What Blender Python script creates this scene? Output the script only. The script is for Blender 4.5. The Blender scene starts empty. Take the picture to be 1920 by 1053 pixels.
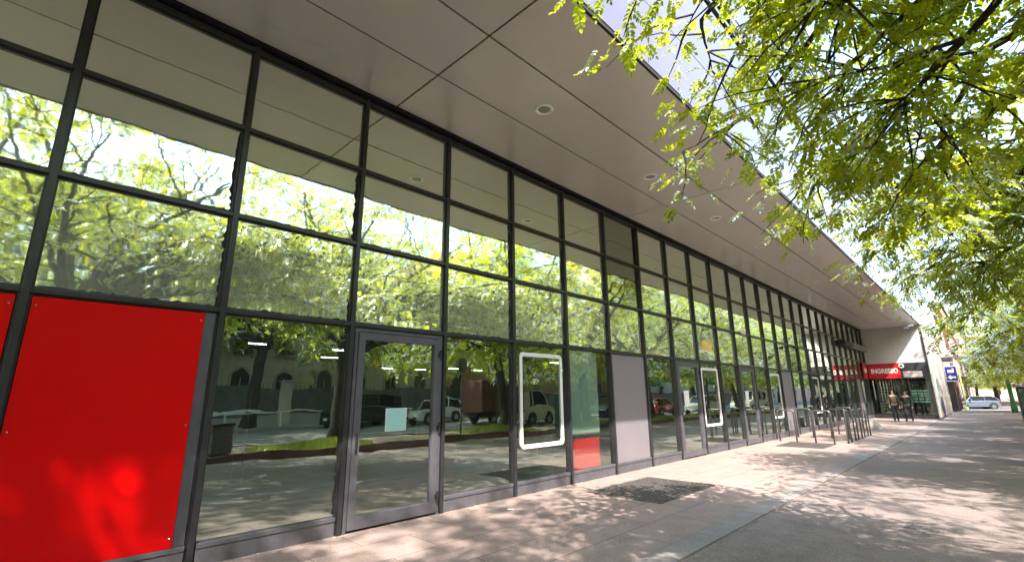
import bpy, bmesh, math, random
import numpy as np
from mathutils import Vector, Matrix

C = bpy.context.scene.collection
SC = bpy.context.scene
rad = math.radians

# ---------------------------------------------------------------- camera, sky, sun, exposure
CAMX, CAMH, FPX = 5.9163, 1.6, 891.96
YAW, PITCH, ROLL = 0.7736, 0.2383, -0.0089
cam = bpy.data.cameras.new('camera'); cam.lens = FPX / 1920 * 36; cam.sensor_width = 36
cam.clip_start = 0.05; cam.clip_end = 2000
co = bpy.data.objects.new('camera', cam); C.objects.link(co)
Fv = Vector((-math.sin(YAW)*math.cos(PITCH), math.cos(YAW)*math.cos(PITCH), math.sin(PITCH)))
Rv = Vector((math.cos(YAW), math.sin(YAW), 0)); Uv = Rv.cross(Fv)
R2 = math.cos(ROLL)*Rv + math.sin(ROLL)*Uv; U2 = -math.sin(ROLL)*Rv + math.cos(ROLL)*Uv
m = Matrix((R2, U2, -Fv)).transposed().to_4x4(); m.translation = (CAMX, 0, CAMH)
co.matrix_world = m
SC.camera = co

SUN = Vector((0.75, -0.66, 1.105)).normalized()
world = bpy.data.worlds.new('World'); SC.world = world; world.use_nodes = True
wn = world.node_tree.nodes; wl = world.node_tree.links
bg = wn['Background']; sky = wn.new('ShaderNodeTexSky'); sky.sky_type = 'NISHITA'; sky.sun_disc = False
sky.sun_elevation = math.asin(SUN.z); sky.sun_rotation = math.atan2(SUN.x, SUN.y)
sky.dust_density = 1.6; sky.air_density = 1.2; sky.ozone_density = 1.0
wl.new(sky.outputs[0], bg.inputs[0]); bg.inputs[1].default_value = 0.15
sl = bpy.data.lights.new('sun', 'SUN'); sl.energy = 2.15; sl.angle = rad(0.53); sl.color = (1.0, 0.86, 0.76)
so = bpy.data.objects.new('sun', sl); C.objects.link(so); so.rotation_euler = SUN.to_track_quat('Z', 'Y').to_euler(); so.location = (20, -20, 40)
SC.view_settings.view_transform = 'Standard'; SC.view_settings.look = 'None'
SC.view_settings.gamma = 1; SC.view_settings.use_curve_mapping = False
SC.view_settings.exposure = 2.65
SC.cycles.use_denoising = True
SC.cycles.max_bounces = 8; SC.cycles.diffuse_bounces = 4; SC.cycles.glossy_bounces = 4
SC.cycles.transmission_bounces = 4; SC.cycles.transparent_max_bounces = 10
SC.cycles.caustics_reflective = False; SC.cycles.caustics_refractive = False
SC.cycles.sample_clamp_indirect = 6

# ---------------------------------------------------------------- materials
MATS = {}
class NT:
    def __init__(s, name):
        s.m = bpy.data.materials.new(name); s.m.use_nodes = True
        s.n = s.m.node_tree.nodes; s.l = s.m.node_tree.links
        s.p = s.n['Principled BSDF']; s.out = s.n['Material Output']; MATS[name] = s.m
    def new(s, t, **kw):
        x = s.n.new(t)
        for k, v in kw.items(): setattr(x, k, v)
        return x
    def pos(s, scale=(1, 1, 1)):
        g = s.new('ShaderNodeNewGeometry'); mp = s.new('ShaderNodeMapping'); mp.inputs['Scale'].default_value = scale
        s.l.new(g.outputs['Position'], mp.inputs[0]); return mp.outputs[0]
    def noise(s, scale, detail=6, vec=None, rough=0.6, dist=0):
        x = s.new('ShaderNodeTexNoise'); x.inputs['Scale'].default_value = scale; x.inputs['Detail'].default_value = detail
        x.inputs['Roughness'].default_value = rough; x.inputs['Distortion'].default_value = dist
        s.l.new(vec if vec is not None else s.pos(), x.inputs['Vector']); return x.outputs['Fac']
    def ramp(s, fac, stops):
        r = s.new('ShaderNodeValToRGB'); e = r.color_ramp.elements
        while len(e) < len(stops): e.new(0.5)
        for el, (p, c) in zip(e, stops):
            el.position = p; el.color = (c, c, c, 1) if isinstance(c, (int, float)) else (*c, 1)
        s.l.new(fac, r.inputs[0]); return r.outputs[0]
    def mix(s, fac, a, b, mode='MIX'):
        x = s.new('ShaderNodeMix', data_type='RGBA', blend_type=mode)
        for i, v in ((0, fac), (6, a), (7, b)):
            if hasattr(v, 'links') or hasattr(v, 'is_linked'): s.l.new(v, x.inputs[i])
            elif i == 0: x.inputs[0].default_value = v
            else: x.inputs[i].default_value = (*v, 1)
        return x.outputs[2]
    def bump(s, h, strength, dist=0.01, to=None):
        b = s.new('ShaderNodeBump'); b.inputs['Strength'].default_value = strength; b.inputs['Distance'].default_value = dist
        s.l.new(h, b.inputs['Height'])
        for t in (to or [s.p]): s.l.new(b.outputs[0], t.inputs['Normal'])
        return b
    def base(s, c):
        if hasattr(c, 'is_linked'): s.l.new(c, s.p.inputs['Base Color'])
        else: s.p.inputs['Base Color'].default_value = (*c, 1)
    def set(s, **kw):
        for k, v in kw.items(): s.p.inputs[k.replace('_', ' ')].default_value = v

def simple(name, c, rough=0.5, metal=0.0, var=0.18, scale=6.0, bump=0.0, bscale=60, spec=0.5):
    t = NT(name); n = t.noise(scale, 8)
    lo = tuple(x*(1-var) for x in c); hi = tuple(min(1, x*(1+var)) for x in c)
    t.base(t.ramp(n, [(0.3, lo), (0.7, hi)]))
    t.set(Roughness=rough, Metallic=metal); t.p.inputs['Specular IOR Level'].default_value = spec
    if bump: t.bump(t.noise(bscale, 4), bump, 0.004)
    return t.m

M_frame = simple('dark frame metal', (0.028, 0.029, 0.034), 0.34, 0.0, 0.3, 3)
M_door = simple('slate door metal', (0.085, 0.088, 0.108), 0.4, 0.0, 0.2, 4)
t = NT('dusty slate metal'); n = t.noise(4, 8)
z_ = t.new('ShaderNodeSeparateXYZ'); t.l.new(t.pos(), z_.inputs[0])
mr = t.new('ShaderNodeMapRange'); mr.inputs['From Min'].default_value = 0.45; mr.inputs['From Max'].default_value = 0.0; t.l.new(z_.outputs[2], mr.inputs[0])
sp = t.noise(9, 10, t.pos((1, 1, 0.45)), 0.8); mm = t.new('ShaderNodeMath', operation='MULTIPLY'); t.l.new(mr.outputs[0], mm.inputs[0]); t.l.new(t.ramp(sp, [(0.5, 0.0), (0.8, 0.6)]), mm.inputs[1])
t.base(t.mix(mm.outputs[0], t.ramp(n, [(0.3, (0.075, 0.077, 0.095)), (0.7, (0.105, 0.107, 0.128))]), (0.26, 0.22, 0.19)))
t.set(Roughness=0.5); M_sill = t.m
M_black = simple('black rubber', (0.012, 0.012, 0.013), 0.6)
M_darkcore = simple('dark core', (0.02, 0.02, 0.02), 0.9)
M_white = simple('white enamel', (0.82, 0.82, 0.84), 0.35, 0, 0.04, 3)
M_whitewall = simple('white render', (0.62, 0.62, 0.6), 0.7, 0, 0.1, 0.8, 0.1)
M_steel = simple('brushed steel', (0.42, 0.43, 0.44), 0.32, 0.9, 0.1, 8)
M_rack = simple('rack steel', (0.16, 0.17, 0.175), 0.38, 0.7, 0.3, 9)
M_band = simple('dark fascia', (0.028, 0.03, 0.034), 0.4, 0, 0.2, 2)
M_chrome = simple('chrome', (0.75, 0.75, 0.76), 0.12, 1.0, 0.05, 4)
M_ring = simple('satin white ring', (0.95, 0.94, 0.92), 0.3, 0.55, 0.02)
M_litter = simple('dry litter', (0.42, 0.34, 0.22), 0.8, 0, 0.5, 40)
M_paper = simple('white paper', (0.75, 0.78, 0.8), 0.7, 0, 0.05)
M_teal = simple('pale teal card', (0.33, 0.6, 0.62), 0.6, 0, 0.05, 3)
M_tealb = simple('teal banner cloth', (0.10, 0.40, 0.36), 0.7, 0, 0.1, 3)
M_yellow = simple('amber banner cloth', (0.75, 0.42, 0.05), 0.7, 0, 0.1, 3)
M_redsign = simple('red sign face', (0.5, 0.012, 0.02), 0.35, 0, 0.08, 2)
M_yel2 = simple('yellow bumper', (0.8, 0.5, 0.03), 0.4)
M_red2 = simple('red counter laminate', (0.65, 0.004, 0.006), 0.35, 0, 0.06, 2)
M_green = simple('green pole paint', (0.05, 0.25, 0.07), 0.45, 0, 0.2, 3)
M_dgreen = simple('dark green cabinet paint', (0.012, 0.045, 0.03), 0.45, 0, 0.3, 5)
M_ylgreen = simple('yellow green post paint', (0.3, 0.4, 0.06), 0.5)
M_blue = simple('blue sign face', (0.01, 0.015, 0.16), 0.4, 0, 0.05)
M_purple = simple('purple spray paint', (0.07, 0.045, 0.11), 0.6, 0, 0.5, 4)
M_tealp = simple('teal spray paint', (0.22, 0.58, 0.52), 0.6, 0, 0.3, 4)
M_greyp = simple('grey spray paint', (0.16, 0.17, 0.19), 0.6, 0, 0.6, 6)
M_greypanel = simple('grey infill panel', (0.2, 0.19, 0.215), 0.5, 0, 0.06, 1.2)
M_tyre = simple('tyre rubber', (0.015, 0.015, 0.016), 0.8)
M_carglass = simple('car glass', (0.015, 0.018, 0.02), 0.05)
M_bark = NT('bark')
n = M_bark.noise(3.5, 8, M_bark.pos((6, 6, 1)))
M_bark.base(M_bark.ramp(n, [(0.25, (0.018, 0.014, 0.011)), (0.55, (0.05, 0.042, 0.034)), (0.8, (0.10, 0.085, 0.07))]))
M_bark.set(Roughness=0.9); M_bark.bump(n, 0.9, 0.03); M_bark = M_bark.m

# red panel: glossy enamel sheet
t = NT('red enamel sheet'); n = t.noise(0.9, 3)
t.base(t.ramp(n, [(0.3, (0.60, 0.0, 0.001)), (0.7, (0.68, 0.001, 0.002))])); t.set(Roughness=0.28); t.p.inputs['Specular IOR Level'].default_value = 0.25
t.bump(t.noise(1.6, 2), 0.05, 0.02); M_red = t.m

# soffit: semi-gloss taupe composite panels
t = NT('taupe soffit panel'); n = t.noise(0.6, 5)
t.base(t.ramp(n, [(0.3, (0.68, 0.665, 0.62)), (0.7, (0.74, 0.725, 0.68))])); t.set(Metallic=0.25)
t.l.new(t.ramp(t.noise(2.5, 6), [(0.3, 0.29), (0.7, 0.32)]), t.p.inputs['Roughness']); t.bump(t.noise(420, 2), 0.02, 0.002); M_soffit = t.m
oi = t.new('ShaderNodeObjectInfo'); lk = t.p.inputs['Base Color'].links[0]; src = lk.from_socket
c_ = t.mix(1.0, src, t.ramp(oi.outputs['Random'], [(0.0, 0.93), (1.0, 1.0)]), 'MULTIPLY')
st_ = t.ramp(t.noise(1.1, 9, t.pos((1, 0.35, 1)), 0.75), [(0.28, 0.86), (0.42, 1.0)])
t.l.new(t.mix(1.0, c_, st_, 'MULTIPLY'), t.p.inputs['Base Color'])

# upper cladding: back-painted glossy white panels
t = NT('glossy white cladding'); n = t.noise(0.35, 4)
t.base(t.ramp(n, [(0.3, (0.17, 0.16, 0.22)), (0.7, (0.20, 0.19, 0.25))])); t.set(Roughness=0.05, IOR=1.36)
t.bump(t.noise(0.7, 2), 0.06, 0.03); M_clad = t.m

def glass(name, refl, tint, back, backface_clear, wav=0.10, thru=(0.60, 0.72, 0.66)):
    """window glass: a clear reflecting sheet over what is behind it (either a film or the room)."""
    t = NT(name); N, L = t.n, t.l
    N.remove(t.p)
    gl = t.new('ShaderNodeBsdfGlossy'); gl.inputs['Roughness'].default_value = 0.025 if back else 0.008; gl.inputs['Color'].default_value = (*tint, 1)
    # pane-to-pane roller waviness
    nz = t.noise(1.1, 2, t.pos((1, 0.8, 2.4))); nz2 = t.noise(6, 2, t.pos((1, 0.6, 1.6)))
    ad = t.new('ShaderNodeMath', operation='MULTIPLY_ADD'); ad.inputs[1].default_value = 0.05; L.new(nz2, ad.inputs[0]); L.new(nz, ad.inputs[2])
    b = t.new('ShaderNodeBump'); b.inputs['Strength'].default_value = wav; b.inputs['Distance'].default_value = 0.03
    L.new(ad.outputs[0], b.inputs['Height']); L.new(b.outputs[0], gl.inputs['Normal'])
    if back is None:
        bk = t.new('ShaderNodeBsdfTransparent'); bk.inputs['Color'].default_value = (*thru, 1)
    else:
        bk = t.new('ShaderNodeBsdfDiffuse')
        st = t.noise(1.4, 6, t.pos((1, 2.5, 0.9)))
        L.new(t.ramp(st, [(0.25, tuple(x*0.9 for x in back)), (0.75, tuple(x*1.08 for x in back))]), bk.inputs['Color'])
    fr = t.new('ShaderNodeFresnel'); fr.inputs['IOR'].default_value = 1.5
    ma = t.new('ShaderNodeMath', operation='MULTIPLY_ADD', use_clamp=True); ma.inputs[1].default_value = 0.9; ma.inputs[2].default_value = refl
    L.new(fr.outputs[0], ma.inputs[0]); fac = ma.outputs[0]
    if backface_clear:
        ge = t.new('ShaderNodeNewGeometry'); iv = t.new('ShaderNodeMath', operation='SUBTRACT'); iv.inputs[0].default_value = 1
        L.new(ge.outputs['Backfacing'], iv.inputs[1]); mu = t.new('ShaderNodeMath', operation='MULTIPLY')
        L.new(fac, mu.inputs[0]); L.new(iv.outputs[0], mu.inputs[1]); fac = mu.outputs[0]
    mx = t.new('ShaderNodeMixShader'); L.new(fac, mx.inputs[0]); L.new(bk.outputs[0], mx.inputs[1]); L.new(gl.outputs[0], mx.inputs[2])
    last = mx.outputs[0]
    # dust film
    d = t.new('ShaderNodeBsdfDiffuse'); d.inputs['Color'].default_value = (0.36, 0.4, 0.36, 1)
    dn = t.ramp(t.noise(0.9, 7, t.pos((1, 1, 0.7))), [(0.35, 0.004), (0.8, 0.03)])
    m2 = t.new('ShaderNodeMixShader'); L.new(dn, m2.inputs[0]); L.new(last, m2.inputs[1]); L.new(d.outputs[0], m2.inputs[2])
    L.new(m2.outputs[0], t.out.inputs['Surface']); return t.m
G_up = glass('filmed upper glass', 0.68, (0.93, 0.99, 0.90), (0.62, 0.69, 0.57), False, 0.06)
G_updark = glass('dark upper glass', 0.42, (0.8, 0.88, 0.76), (0.012, 0.014, 0.012), False)
G_low = glass('clear lower glass', 0.42, (0.80, 0.96, 0.88), None, True, 0.04)
G_clear = glass('uncoated lower glass', 0.24, (0.86, 0.95, 0.90), None, True, 0.04, (0.9, 0.95, 0.92))
G_shop = glass('shopfront glass', 0.10, (0.85, 0.9, 0.88), None, True, 0.05)

# pavements
def ground_mat(name, lo, hi, joints=None, jcol=0.55, specks=0.0, bumpd=0.4, stain=0.25):
    t = NT(name); P = t.pos()
    big = t.noise(0.45, 6, P, 0.65); fine = t.noise(55, 5, P, 0.7); mid = t.noise(3.2, 7, P, 0.7)
    c = t.ramp(big, [(0.3, lo), (0.7, hi)])
    c = t.mix(1.0, c, t.ramp(mid, [(0.25, 1-stain), (0.6, 1.0)]), 'MULTIPLY')
    c = t.mix(1.0, c, t.ramp(fine, [(0.25, 0.5), (0.7, 1.25)]), 'MULTIPLY')
    # gum spots
    v = t.new('ShaderNodeTexVoronoi'); v.inputs['Scale'].default_value = 3.4; t.l.new(P, v.inputs['Vector'])
    sp = t.ramp(v.outputs['Distance'], [(0.045, 0.55), (0.07, 1.0)])
    c = t.mix(1.0, c, sp, 'MULTIPLY')
    h = fine
    if joints:
        b = t.new('ShaderNodeTexBrick'); b.offset = 0.5; b.inputs['Scale'].default_value = 1.0
        b.inputs['Brick Width'].default_value = joints[0]; b.inputs['Row Height'].default_value = joints[1]
        b.inputs['Mortar Size'].default_value = 0.009; b.inputs['Mortar Smooth'].default_value = 0.3
        b.inputs['Color1'].default_value = (0.93, 0.93, 0.93, 1); b.inputs['Color2'].default_value = (1.05, 1.04, 1.03, 1)
        b.inputs['Mortar'].default_value = (jcol, jcol, jcol, 1)
        rot = t.new('ShaderNodeMapping'); rot.inputs['Rotation'].default_value = (0, 0, rad(90)); t.l.new(P, rot.inputs[0]); t.l.new(rot.outputs[0], b.inputs['Vector'])
        c = t.mix(1.0, c, b.outputs['Color'], 'MULTIPLY')
    t.base(c); t.set(Roughness=0.85); t.p.inputs['Specular IOR Level'].default_value = 0.3
    t.bump(h, bumpd, 0.004); return t.m
M_paving = ground_mat('pinkish stone paving', (0.34, 0.275, 0.25), (0.41, 0.335, 0.31), (1.2, 0.62), 0.55)
M_border = ground_mat('grey granite border', (0.30, 0.28, 0.275), (0.38, 0.36, 0.35), (1.5, 0.9), 0.45)
M_asphalt = ground_mat('worn asphalt walk', (0.26, 0.22, 0.215), (0.33, 0.285, 0.275), None, 1, 0, 0.8, 0.3)
M_patch = ground_mat('dark asphalt patch', (0.23, 0.20, 0.195), (0.29, 0.25, 0.245), None, 1, 0, 0.8)
M_road = ground_mat('road asphalt', (0.22, 0.21, 0.205), (0.30, 0.285, 0.28), None, 1, 0, 0.6)
M_soil = ground_mat('dry soil', (0.27, 0.23, 0.18), (0.38, 0.33, 0.26), None, 1, 0, 1.0)
M_kerbred = ground_mat('red brick kerb', (0.17, 0.05, 0.04), (0.24, 0.08, 0.06), (1.0, 0.3), 0.6)
M_floor = ground_mat('shop floor tile', (0.15, 0.20, 0.175), (0.19, 0.245, 0.215), (0.9, 0.9), 0.5, 0, 0.05, 0.1)
M_farwalk = ground_mat('far pavement', (0.36, 0.33, 0.31), (0.44, 0.41, 0.38))
M_stone = ground_mat('travertine slab', (0.46, 0.42, 0.39), (0.55, 0.51, 0.48))
# louvred dark iron
M_iron = simple('cast iron', (0.12, 0.112, 0.11), 0.6, 0.2, 0.4, 14)
M_cover = simple('worn cover plate', (0.17, 0.155, 0.15), 0.7, 0.1, 0.4, 30, 0.5, 80)

def leaf_mat(name, dark, light, warm, tr, gloss=0.25):
    t = NT(name); N, L = t.n, t.l
    a = t.new('ShaderNodeAttribute'); a.attribute_name = 'tint'
    c = t.ramp(a.outputs['Fac'], [(0.0, dark), (0.55, light), (0.98, tuple(x*1.3 for x in light)), (1.0, warm)])
    N.remove(t.p)
    df = t.new('ShaderNodeBsdfDiffuse'); L.new(c, df.inputs['Color'])
    tl = t.new('ShaderNodeBsdfTranslucent'); L.new(t.mix(1.0, c, tr, 'MULTIPLY'), tl.inputs['Color'])
    gs = t.new('ShaderNodeBsdfGlossy'); gs.inputs['Roughness'].default_value = 0.35; gs.inputs['Color'].default_value = (0.9, 0.95, 0.9, 1)
    m1 = t.new('ShaderNodeMixShader'); m1.inputs[0].default_value = 0.5; L.new(df.outputs[0], m1.inputs[1]); L.new(tl.outputs[0], m1.inputs[2])
    fr = t.new('ShaderNodeFresnel'); fr.inputs['IOR'].default_value = 1.18
    m2 = t.new('ShaderNodeMixShader'); L.new(fr.outputs[0], m2.inputs[0]); L.new(m1.outputs[0], m2.inputs[1]); L.new(gs.outputs[0], m2.inputs[2])
    L.new(m2.outputs[0], t.out.inputs['Surface']); return t.m
M_leaf = leaf_mat('ash leaf', (0.075, 0.12, 0.008), (0.175, 0.22, 0.014), (0.45, 0.22, 0.02), (5.6, 4.8, 2.6))
M_leaf2 = leaf_mat('yellowing ash leaf', (0.06, 0.085, 0.008), (0.16, 0.18, 0.014), (0.5, 0.3, 0.02), (4.6, 4.2, 2.2))
M_grass = leaf_mat('grass blade', (0.12, 0.16, 0.02), (0.26, 0.32, 0.05), (0.3, 0.25, 0.1), (1.8, 1.8, 1.2))
def emit(name, c, s):
    t = NT(name); t.set(Emission_Strength=s); t.p.inputs['Emission Color'].default_value = (*c, 1); t.base(c); return t.m
M_tube = emit('lit tube', (1.0, 0.95, 0.82), 6.0)
M_downglass = simple('frosted lamp glass', (0.30, 0.36, 0.33), 0.25, 0, 0.05)
t = NT('pale teal screen'); N = t.n; N.remove(t.p)
tr_ = t.new('ShaderNodeBsdfTransparent'); tr_.inputs['Color'].default_value = (0.8, 0.95, 0.88, 1)
df_ = t.new('ShaderNodeBsdfDiffuse'); df_.inputs['Color'].default_value = (0.62, 0.78, 0.7, 1)
mx_ = t.new('ShaderNodeMixShader'); mx_.inputs[0].default_value = 0.45; t.l.new(tr_.outputs[0], mx_.inputs[1]); t.l.new(df_.outputs[0], mx_.inputs[2])
t.l.new(mx_.outputs[0], t.out.inputs['Surface']); M_screen = t.m

# ---------------------------------------------------------------- mesh helpers
class MB:
    def __init__(s): s.v = []; s.f = []
    def add(s, vs, fs):
        b = len(s.v); s.v += [tuple(v) for v in vs]; s.f += [tuple(i+b for i in f) for f in fs]; return s
    def box(s, x0, x1, y0, y1, z0, z1):
        return s.add([(x0,y0,z0),(x1,y0,z0),(x1,y1,z0),(x0,y1,z0),(x0,y0,z1),(x1,y0,z1),(x1,y1,z1),(x0,y1,z1)],
                     [(0,3,2,1),(4,5,6,7),(0,1,5,4),(1,2,6,5),(2,3,7,6),(3,0,4,7)])
    def tube(s, pts, rs, n=8, cap=True):
        pts = [Vector(p) for p in pts]
        if not hasattr(rs, '__len__'): rs = [rs]*len(pts)
        b = len(s.v); up = Vector((0.13, 0.37, 0.92))
        for i, p in enumerate(pts):
            d = (pts[min(i+1, len(pts)-1)] - pts[max(i-1, 0)]).normalized()
            a = d.cross(up)
            if a.length < 0.05: a = d.cross(Vector((1, 0, 0)))
            a.normalize(); c = d.cross(a)
            for k in range(n):
                w = 2*math.pi*k/n; s.v.append(tuple(p + (a*math.cos(w) + c*math.sin(w))*rs[i]))
        for i in range(len(pts)-1):
            for k in range(n):
                k2 = (k+1) % n; s.f.append((b+i*n+k, b+(i+1)*n+k, b+(i+1)*n+k2, b+i*n+k2))
        if cap:
            s.f.append(tuple(b+k for k in range(n))); s.f.append(tuple(b+(len(pts)-1)*n+k for k in reversed(range(n))))
        return s
    def prism(s, poly, axis, a, b):
        """poly: 2-D outline in the other two axes (in axis order), pushed from a to b along axis"""
        def P(u, v, w): return {0: (w, u, v), 1: (u, w, v), 2: (u, v, w)}[axis]
        n = len(poly)
        vs = [P(u, v, a) for u, v in poly] + [P(u, v, b) for u, v in poly]
        fs = [tuple(range(n)), tuple(reversed(range(n, 2*n)))] + [(i, i+n, (i+1) % n + n, (i+1) % n) for i in range(n)]
        return s.add(vs, fs)
    def lathe(s, prof, c=(0, 0, 0), n=20, axis=2):
        b = len(s.v)
        for r, z in prof:
            for k in range(n):
                w = 2*math.pi*k/n; x, y = r*math.cos(w), r*math.sin(w)
                q = {2: (x, y, z), 0: (z, x, y), 1: (y, z, x)}[axis]
                s.v.append((q[0]+c[0], q[1]+c[1], q[2]+c[2]))
        for i in range(len(prof)-1):
            for k in range(n):
                k2 = (k+1) % n; s.f.append((b+i*n+k, b+i*n+k2, b+(i+1)*n+k2, b+(i+1)*n+k))
        s.f.append(tuple(b+k for k in reversed(range(n)))); s.f.append(tuple(b+(len(prof)-1)*n+k for k in range(n)))
        return s
    def build(s, name, mat, parent=None, bevel=0, smooth=False, loc=None, rot=None):
        me = bpy.data.meshes.new(name); me.from_pydata(s.v, [], s.f)
        bm = bmesh.new(); bm.from_mesh(me); bmesh.ops.recalc_face_normals(bm, faces=bm.faces); bm.to_mesh(me); bm.free()
        if mat: me.materials.append(mat)
        o = bpy.data.objects.new(name, me); C.objects.link(o)
        if parent: o.parent = parent
        if loc: o.location = loc
        if rot: o.rotation_euler = rot
        if bevel:
            md = o.modifiers.new('bevel', 'BEVEL'); md.width = bevel; md.segments = 2; md.limit_method = 'ANGLE'
        if smooth:
            for p in me.polygons: p.use_smooth = True
        return o
def box(*a): return MB().box(*a)
def tag(o, label=None, cat=None, group=None, kind=None):
    if label: o['label'] = label
    if cat: o['category'] = cat
    if group: o['group'] = group
    if kind: o['kind'] = kind
    return o
def thing(name, label, cat, loc=(0, 0, 0), rotz=0, group=None):
    o = bpy.data.objects.new(name, None); C.objects.link(o); o.empty_display_size = 0.3
    o.location = loc; o.rotation_euler = (0, 0, rotz); return tag(o, label, cat, group)
def copy_tree(o, parent=None):
    c = o.copy(); C.objects.link(c)
    if parent: c.parent = parent
    for ch in list(o.children): copy_tree(ch, c)
    return c
def textmesh(s, size, bold=0.02, depth=0.004):
    cu = bpy.data.curves.new('lettering', 'FONT'); cu.body = s; cu.size = size; cu.offset = bold; cu.extrude = depth
    cu.align_x = 'CENTER'; cu.align_y = 'CENTER'
    o = bpy.data.objects.new('lettering', cu); C.objects.link(o)
    bpy.context.view_layer.update()
    me = bpy.data.meshes.new_from_object(o.evaluated_get(bpy.context.evaluated_depsgraph_get()))
    bpy.data.objects.remove(o); bpy.data.curves.remove(cu); return me
def lettering(s, size, mat, parent, loc, rot, bold=0.02, name='lettering', sx=1.0):
    me = textmesh(s, size, bold); me.materials.append(mat)
    o = bpy.data.objects.new(name, me); C.objects.link(o); o.parent = parent; o.location = loc; o.rotation_euler = rot; o.scale = (sx, 1, 1); return o

# ---------------------------------------------------------------- setting: ground, pavement, road
def sheet(name, mat, x0, x1, y0, y1, z, th=0.3):
    return tag(box(x0, x1, y0, y1, z-th, z).build(name, mat), kind='structure')
sheet('ground', M_road, -400, 500, -300, 900, -0.26, 0.2)
sheet('pavement', M_paving, 0.0, 3.10, -30, 41.0, 0.0, 0.25)
sheet('pavement_border', M_border, 3.104, 3.40, -30, 41.0, 0.003, 0.25)
sheet('asphalt_walk', M_asphalt, 3.41, 8.33, -30, 64, -0.012, 0.2)
sheet('asphalt_walk_far', M_asphalt, 3.31, 8.33, 80, 190, -0.012, 0.2)
sheet('planting_bed', M_soil, 8.47, 11.75, -30, 64, 0.09, 0.3)
sheet('planting_bed_far', M_soil, 8.47, 11.75, 80, 190, 0.09, 0.3)
sheet('kerb', M_kerbred, 8.335, 8.465, -30, 64, 0.19, 0.4)
sheet('kerb_street', M_kerbred, 11.76, 11.9, -30, 64, 0.12, 0.3)
sheet('road', M_road, 11.91, 23.0, -60, 190, -0.13, 0.1)
sheet('far_pavement', M_farwalk, 23.01, 27.6, -60, 190, 0.02, 0.25)
mk = MB()
for i in range(-3, 24): mk.box(17.3, 17.42, i*6.0, i*6.0+3.0, -0.128, -0.124)
for i in range(-2, 26): mk.box(20.75, 22.9, i*5.5+2, i*5.5+2.1, -0.128, -0.124)
mk.box(12.6, 12.72, -30, 110, -0.128, -0.124)
tag(mk.build('road_marking', M_white), kind='structure')
tag(box(5.55, 7.6, 11.6, 13.6, -0.011, -0.006).build('asphalt_patch', M_patch), kind='structure')
tag(box(3.5, 5.1, 27.5, 31.0, -0.011, -0.006).build('asphalt_patch', M_patch), kind='structure')
# ---------------------------------------------------------------- the shop building
B = thing('shop_building', 'long glass fronted shop with dark grid facade under a deep taupe overhang', 'building')
Y0, DY, NM, YE = -0.0723, 1.53335, 27, 41.0
ZT = [5.8666, 4.7749, 3.6677, 2.5508]
def ym(i): return Y0 + DY*i
DOORS = {2, 8, 11}; GREY = {6, 14, 24}; RED = {-1, 0}
rnd = random.Random(4)
for i in range(-1, NM+1):
    y = ym(i); z1 = 5.93
    o = MB().box(-0.07, 0.012, y-0.048, y+0.048, 0.0, z1)
    o.box(0.0125, 0.055, y-0.028, y+0.028, 0.0, z1)
    o.build('mullion', M_frame, B, 0.003)
for k, z in enumerate(ZT):
    hh = 0.055 if k == 0 else 0.042
    o = MB().box(-0.065, 0.009, ym(-1), YE-0.02, z-hh, z+hh)
    o.box(0.0095, 0.045, ym(-1), YE-0.02, z-hh*0.6, z+hh*0.6)
    o.build('transom', M_frame, B, 0.003)
for i in range(-1, NM):
    ya, yb = ym(i)+0.05, ym(i+1)-0.05
    yc, w = (ya+yb)/2, (yb-ya)/2+0.006
    rows = [(ZT[1], ZT[0]), (ZT[2], ZT[1]), (ZT[3], ZT[2])]
    for r, (za, zb) in enumerate(rows):
        za += 0.045; zb -= 0.045 if r else 0.06
        mt = G_updark if (i == 6 and r < 2) or (i in (5, 15) and r == 2 and i == 15) else G_up
        h = (zb-za)/2+0.004
        box(-0.006, 0.006, -w, w, -h, h).build('glass_pane', mt, B, 0, False, (-0.022, yc, (za+zb)/2),
            (0, rad(rnd.gauss(0, .22)), rad(rnd.gauss(0, .22))))
    if i in GREY:
        box(-0.03, 0.004, ya-0.002, yb+0.002, 0.2, ZT[3]-0.043).build('infill_panel', M_greypanel, B, 0.004)
    elif i not in DOORS and i not in RED:
        za, zb = 0.215, ZT[3]-0.045; h = (zb-za)/2
        p = box(-0.006, 0.006, -w, w, -h, h).build('glass_pane', G_clear if i == 5 else G_low, B, 0, False, (-0.022, yc, (za+zb)/2), (0, rad(rnd.gauss(0, .10)), rad(rnd.gauss(0, .10))))
    if i not in DOORS:
        o = MB().box(-0.06, 0.03, ya-0.001, yb+0.001, 0.0, 0.165); o.box(-0.055, 0.042, ya-0.001, yb+0.001, 0.1655, 0.212)
        o.build('sill', M_sill, B, 0.004)
    if i in (1, 0):   # spare slate upright beside the near panels
        pass
box(-0.03, 0.02, ym(1)-0.155, ym(1)-0.052, 0.213, ZT[3]-0.043).build('filler_strip', M_door, B, 0.004)
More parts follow.
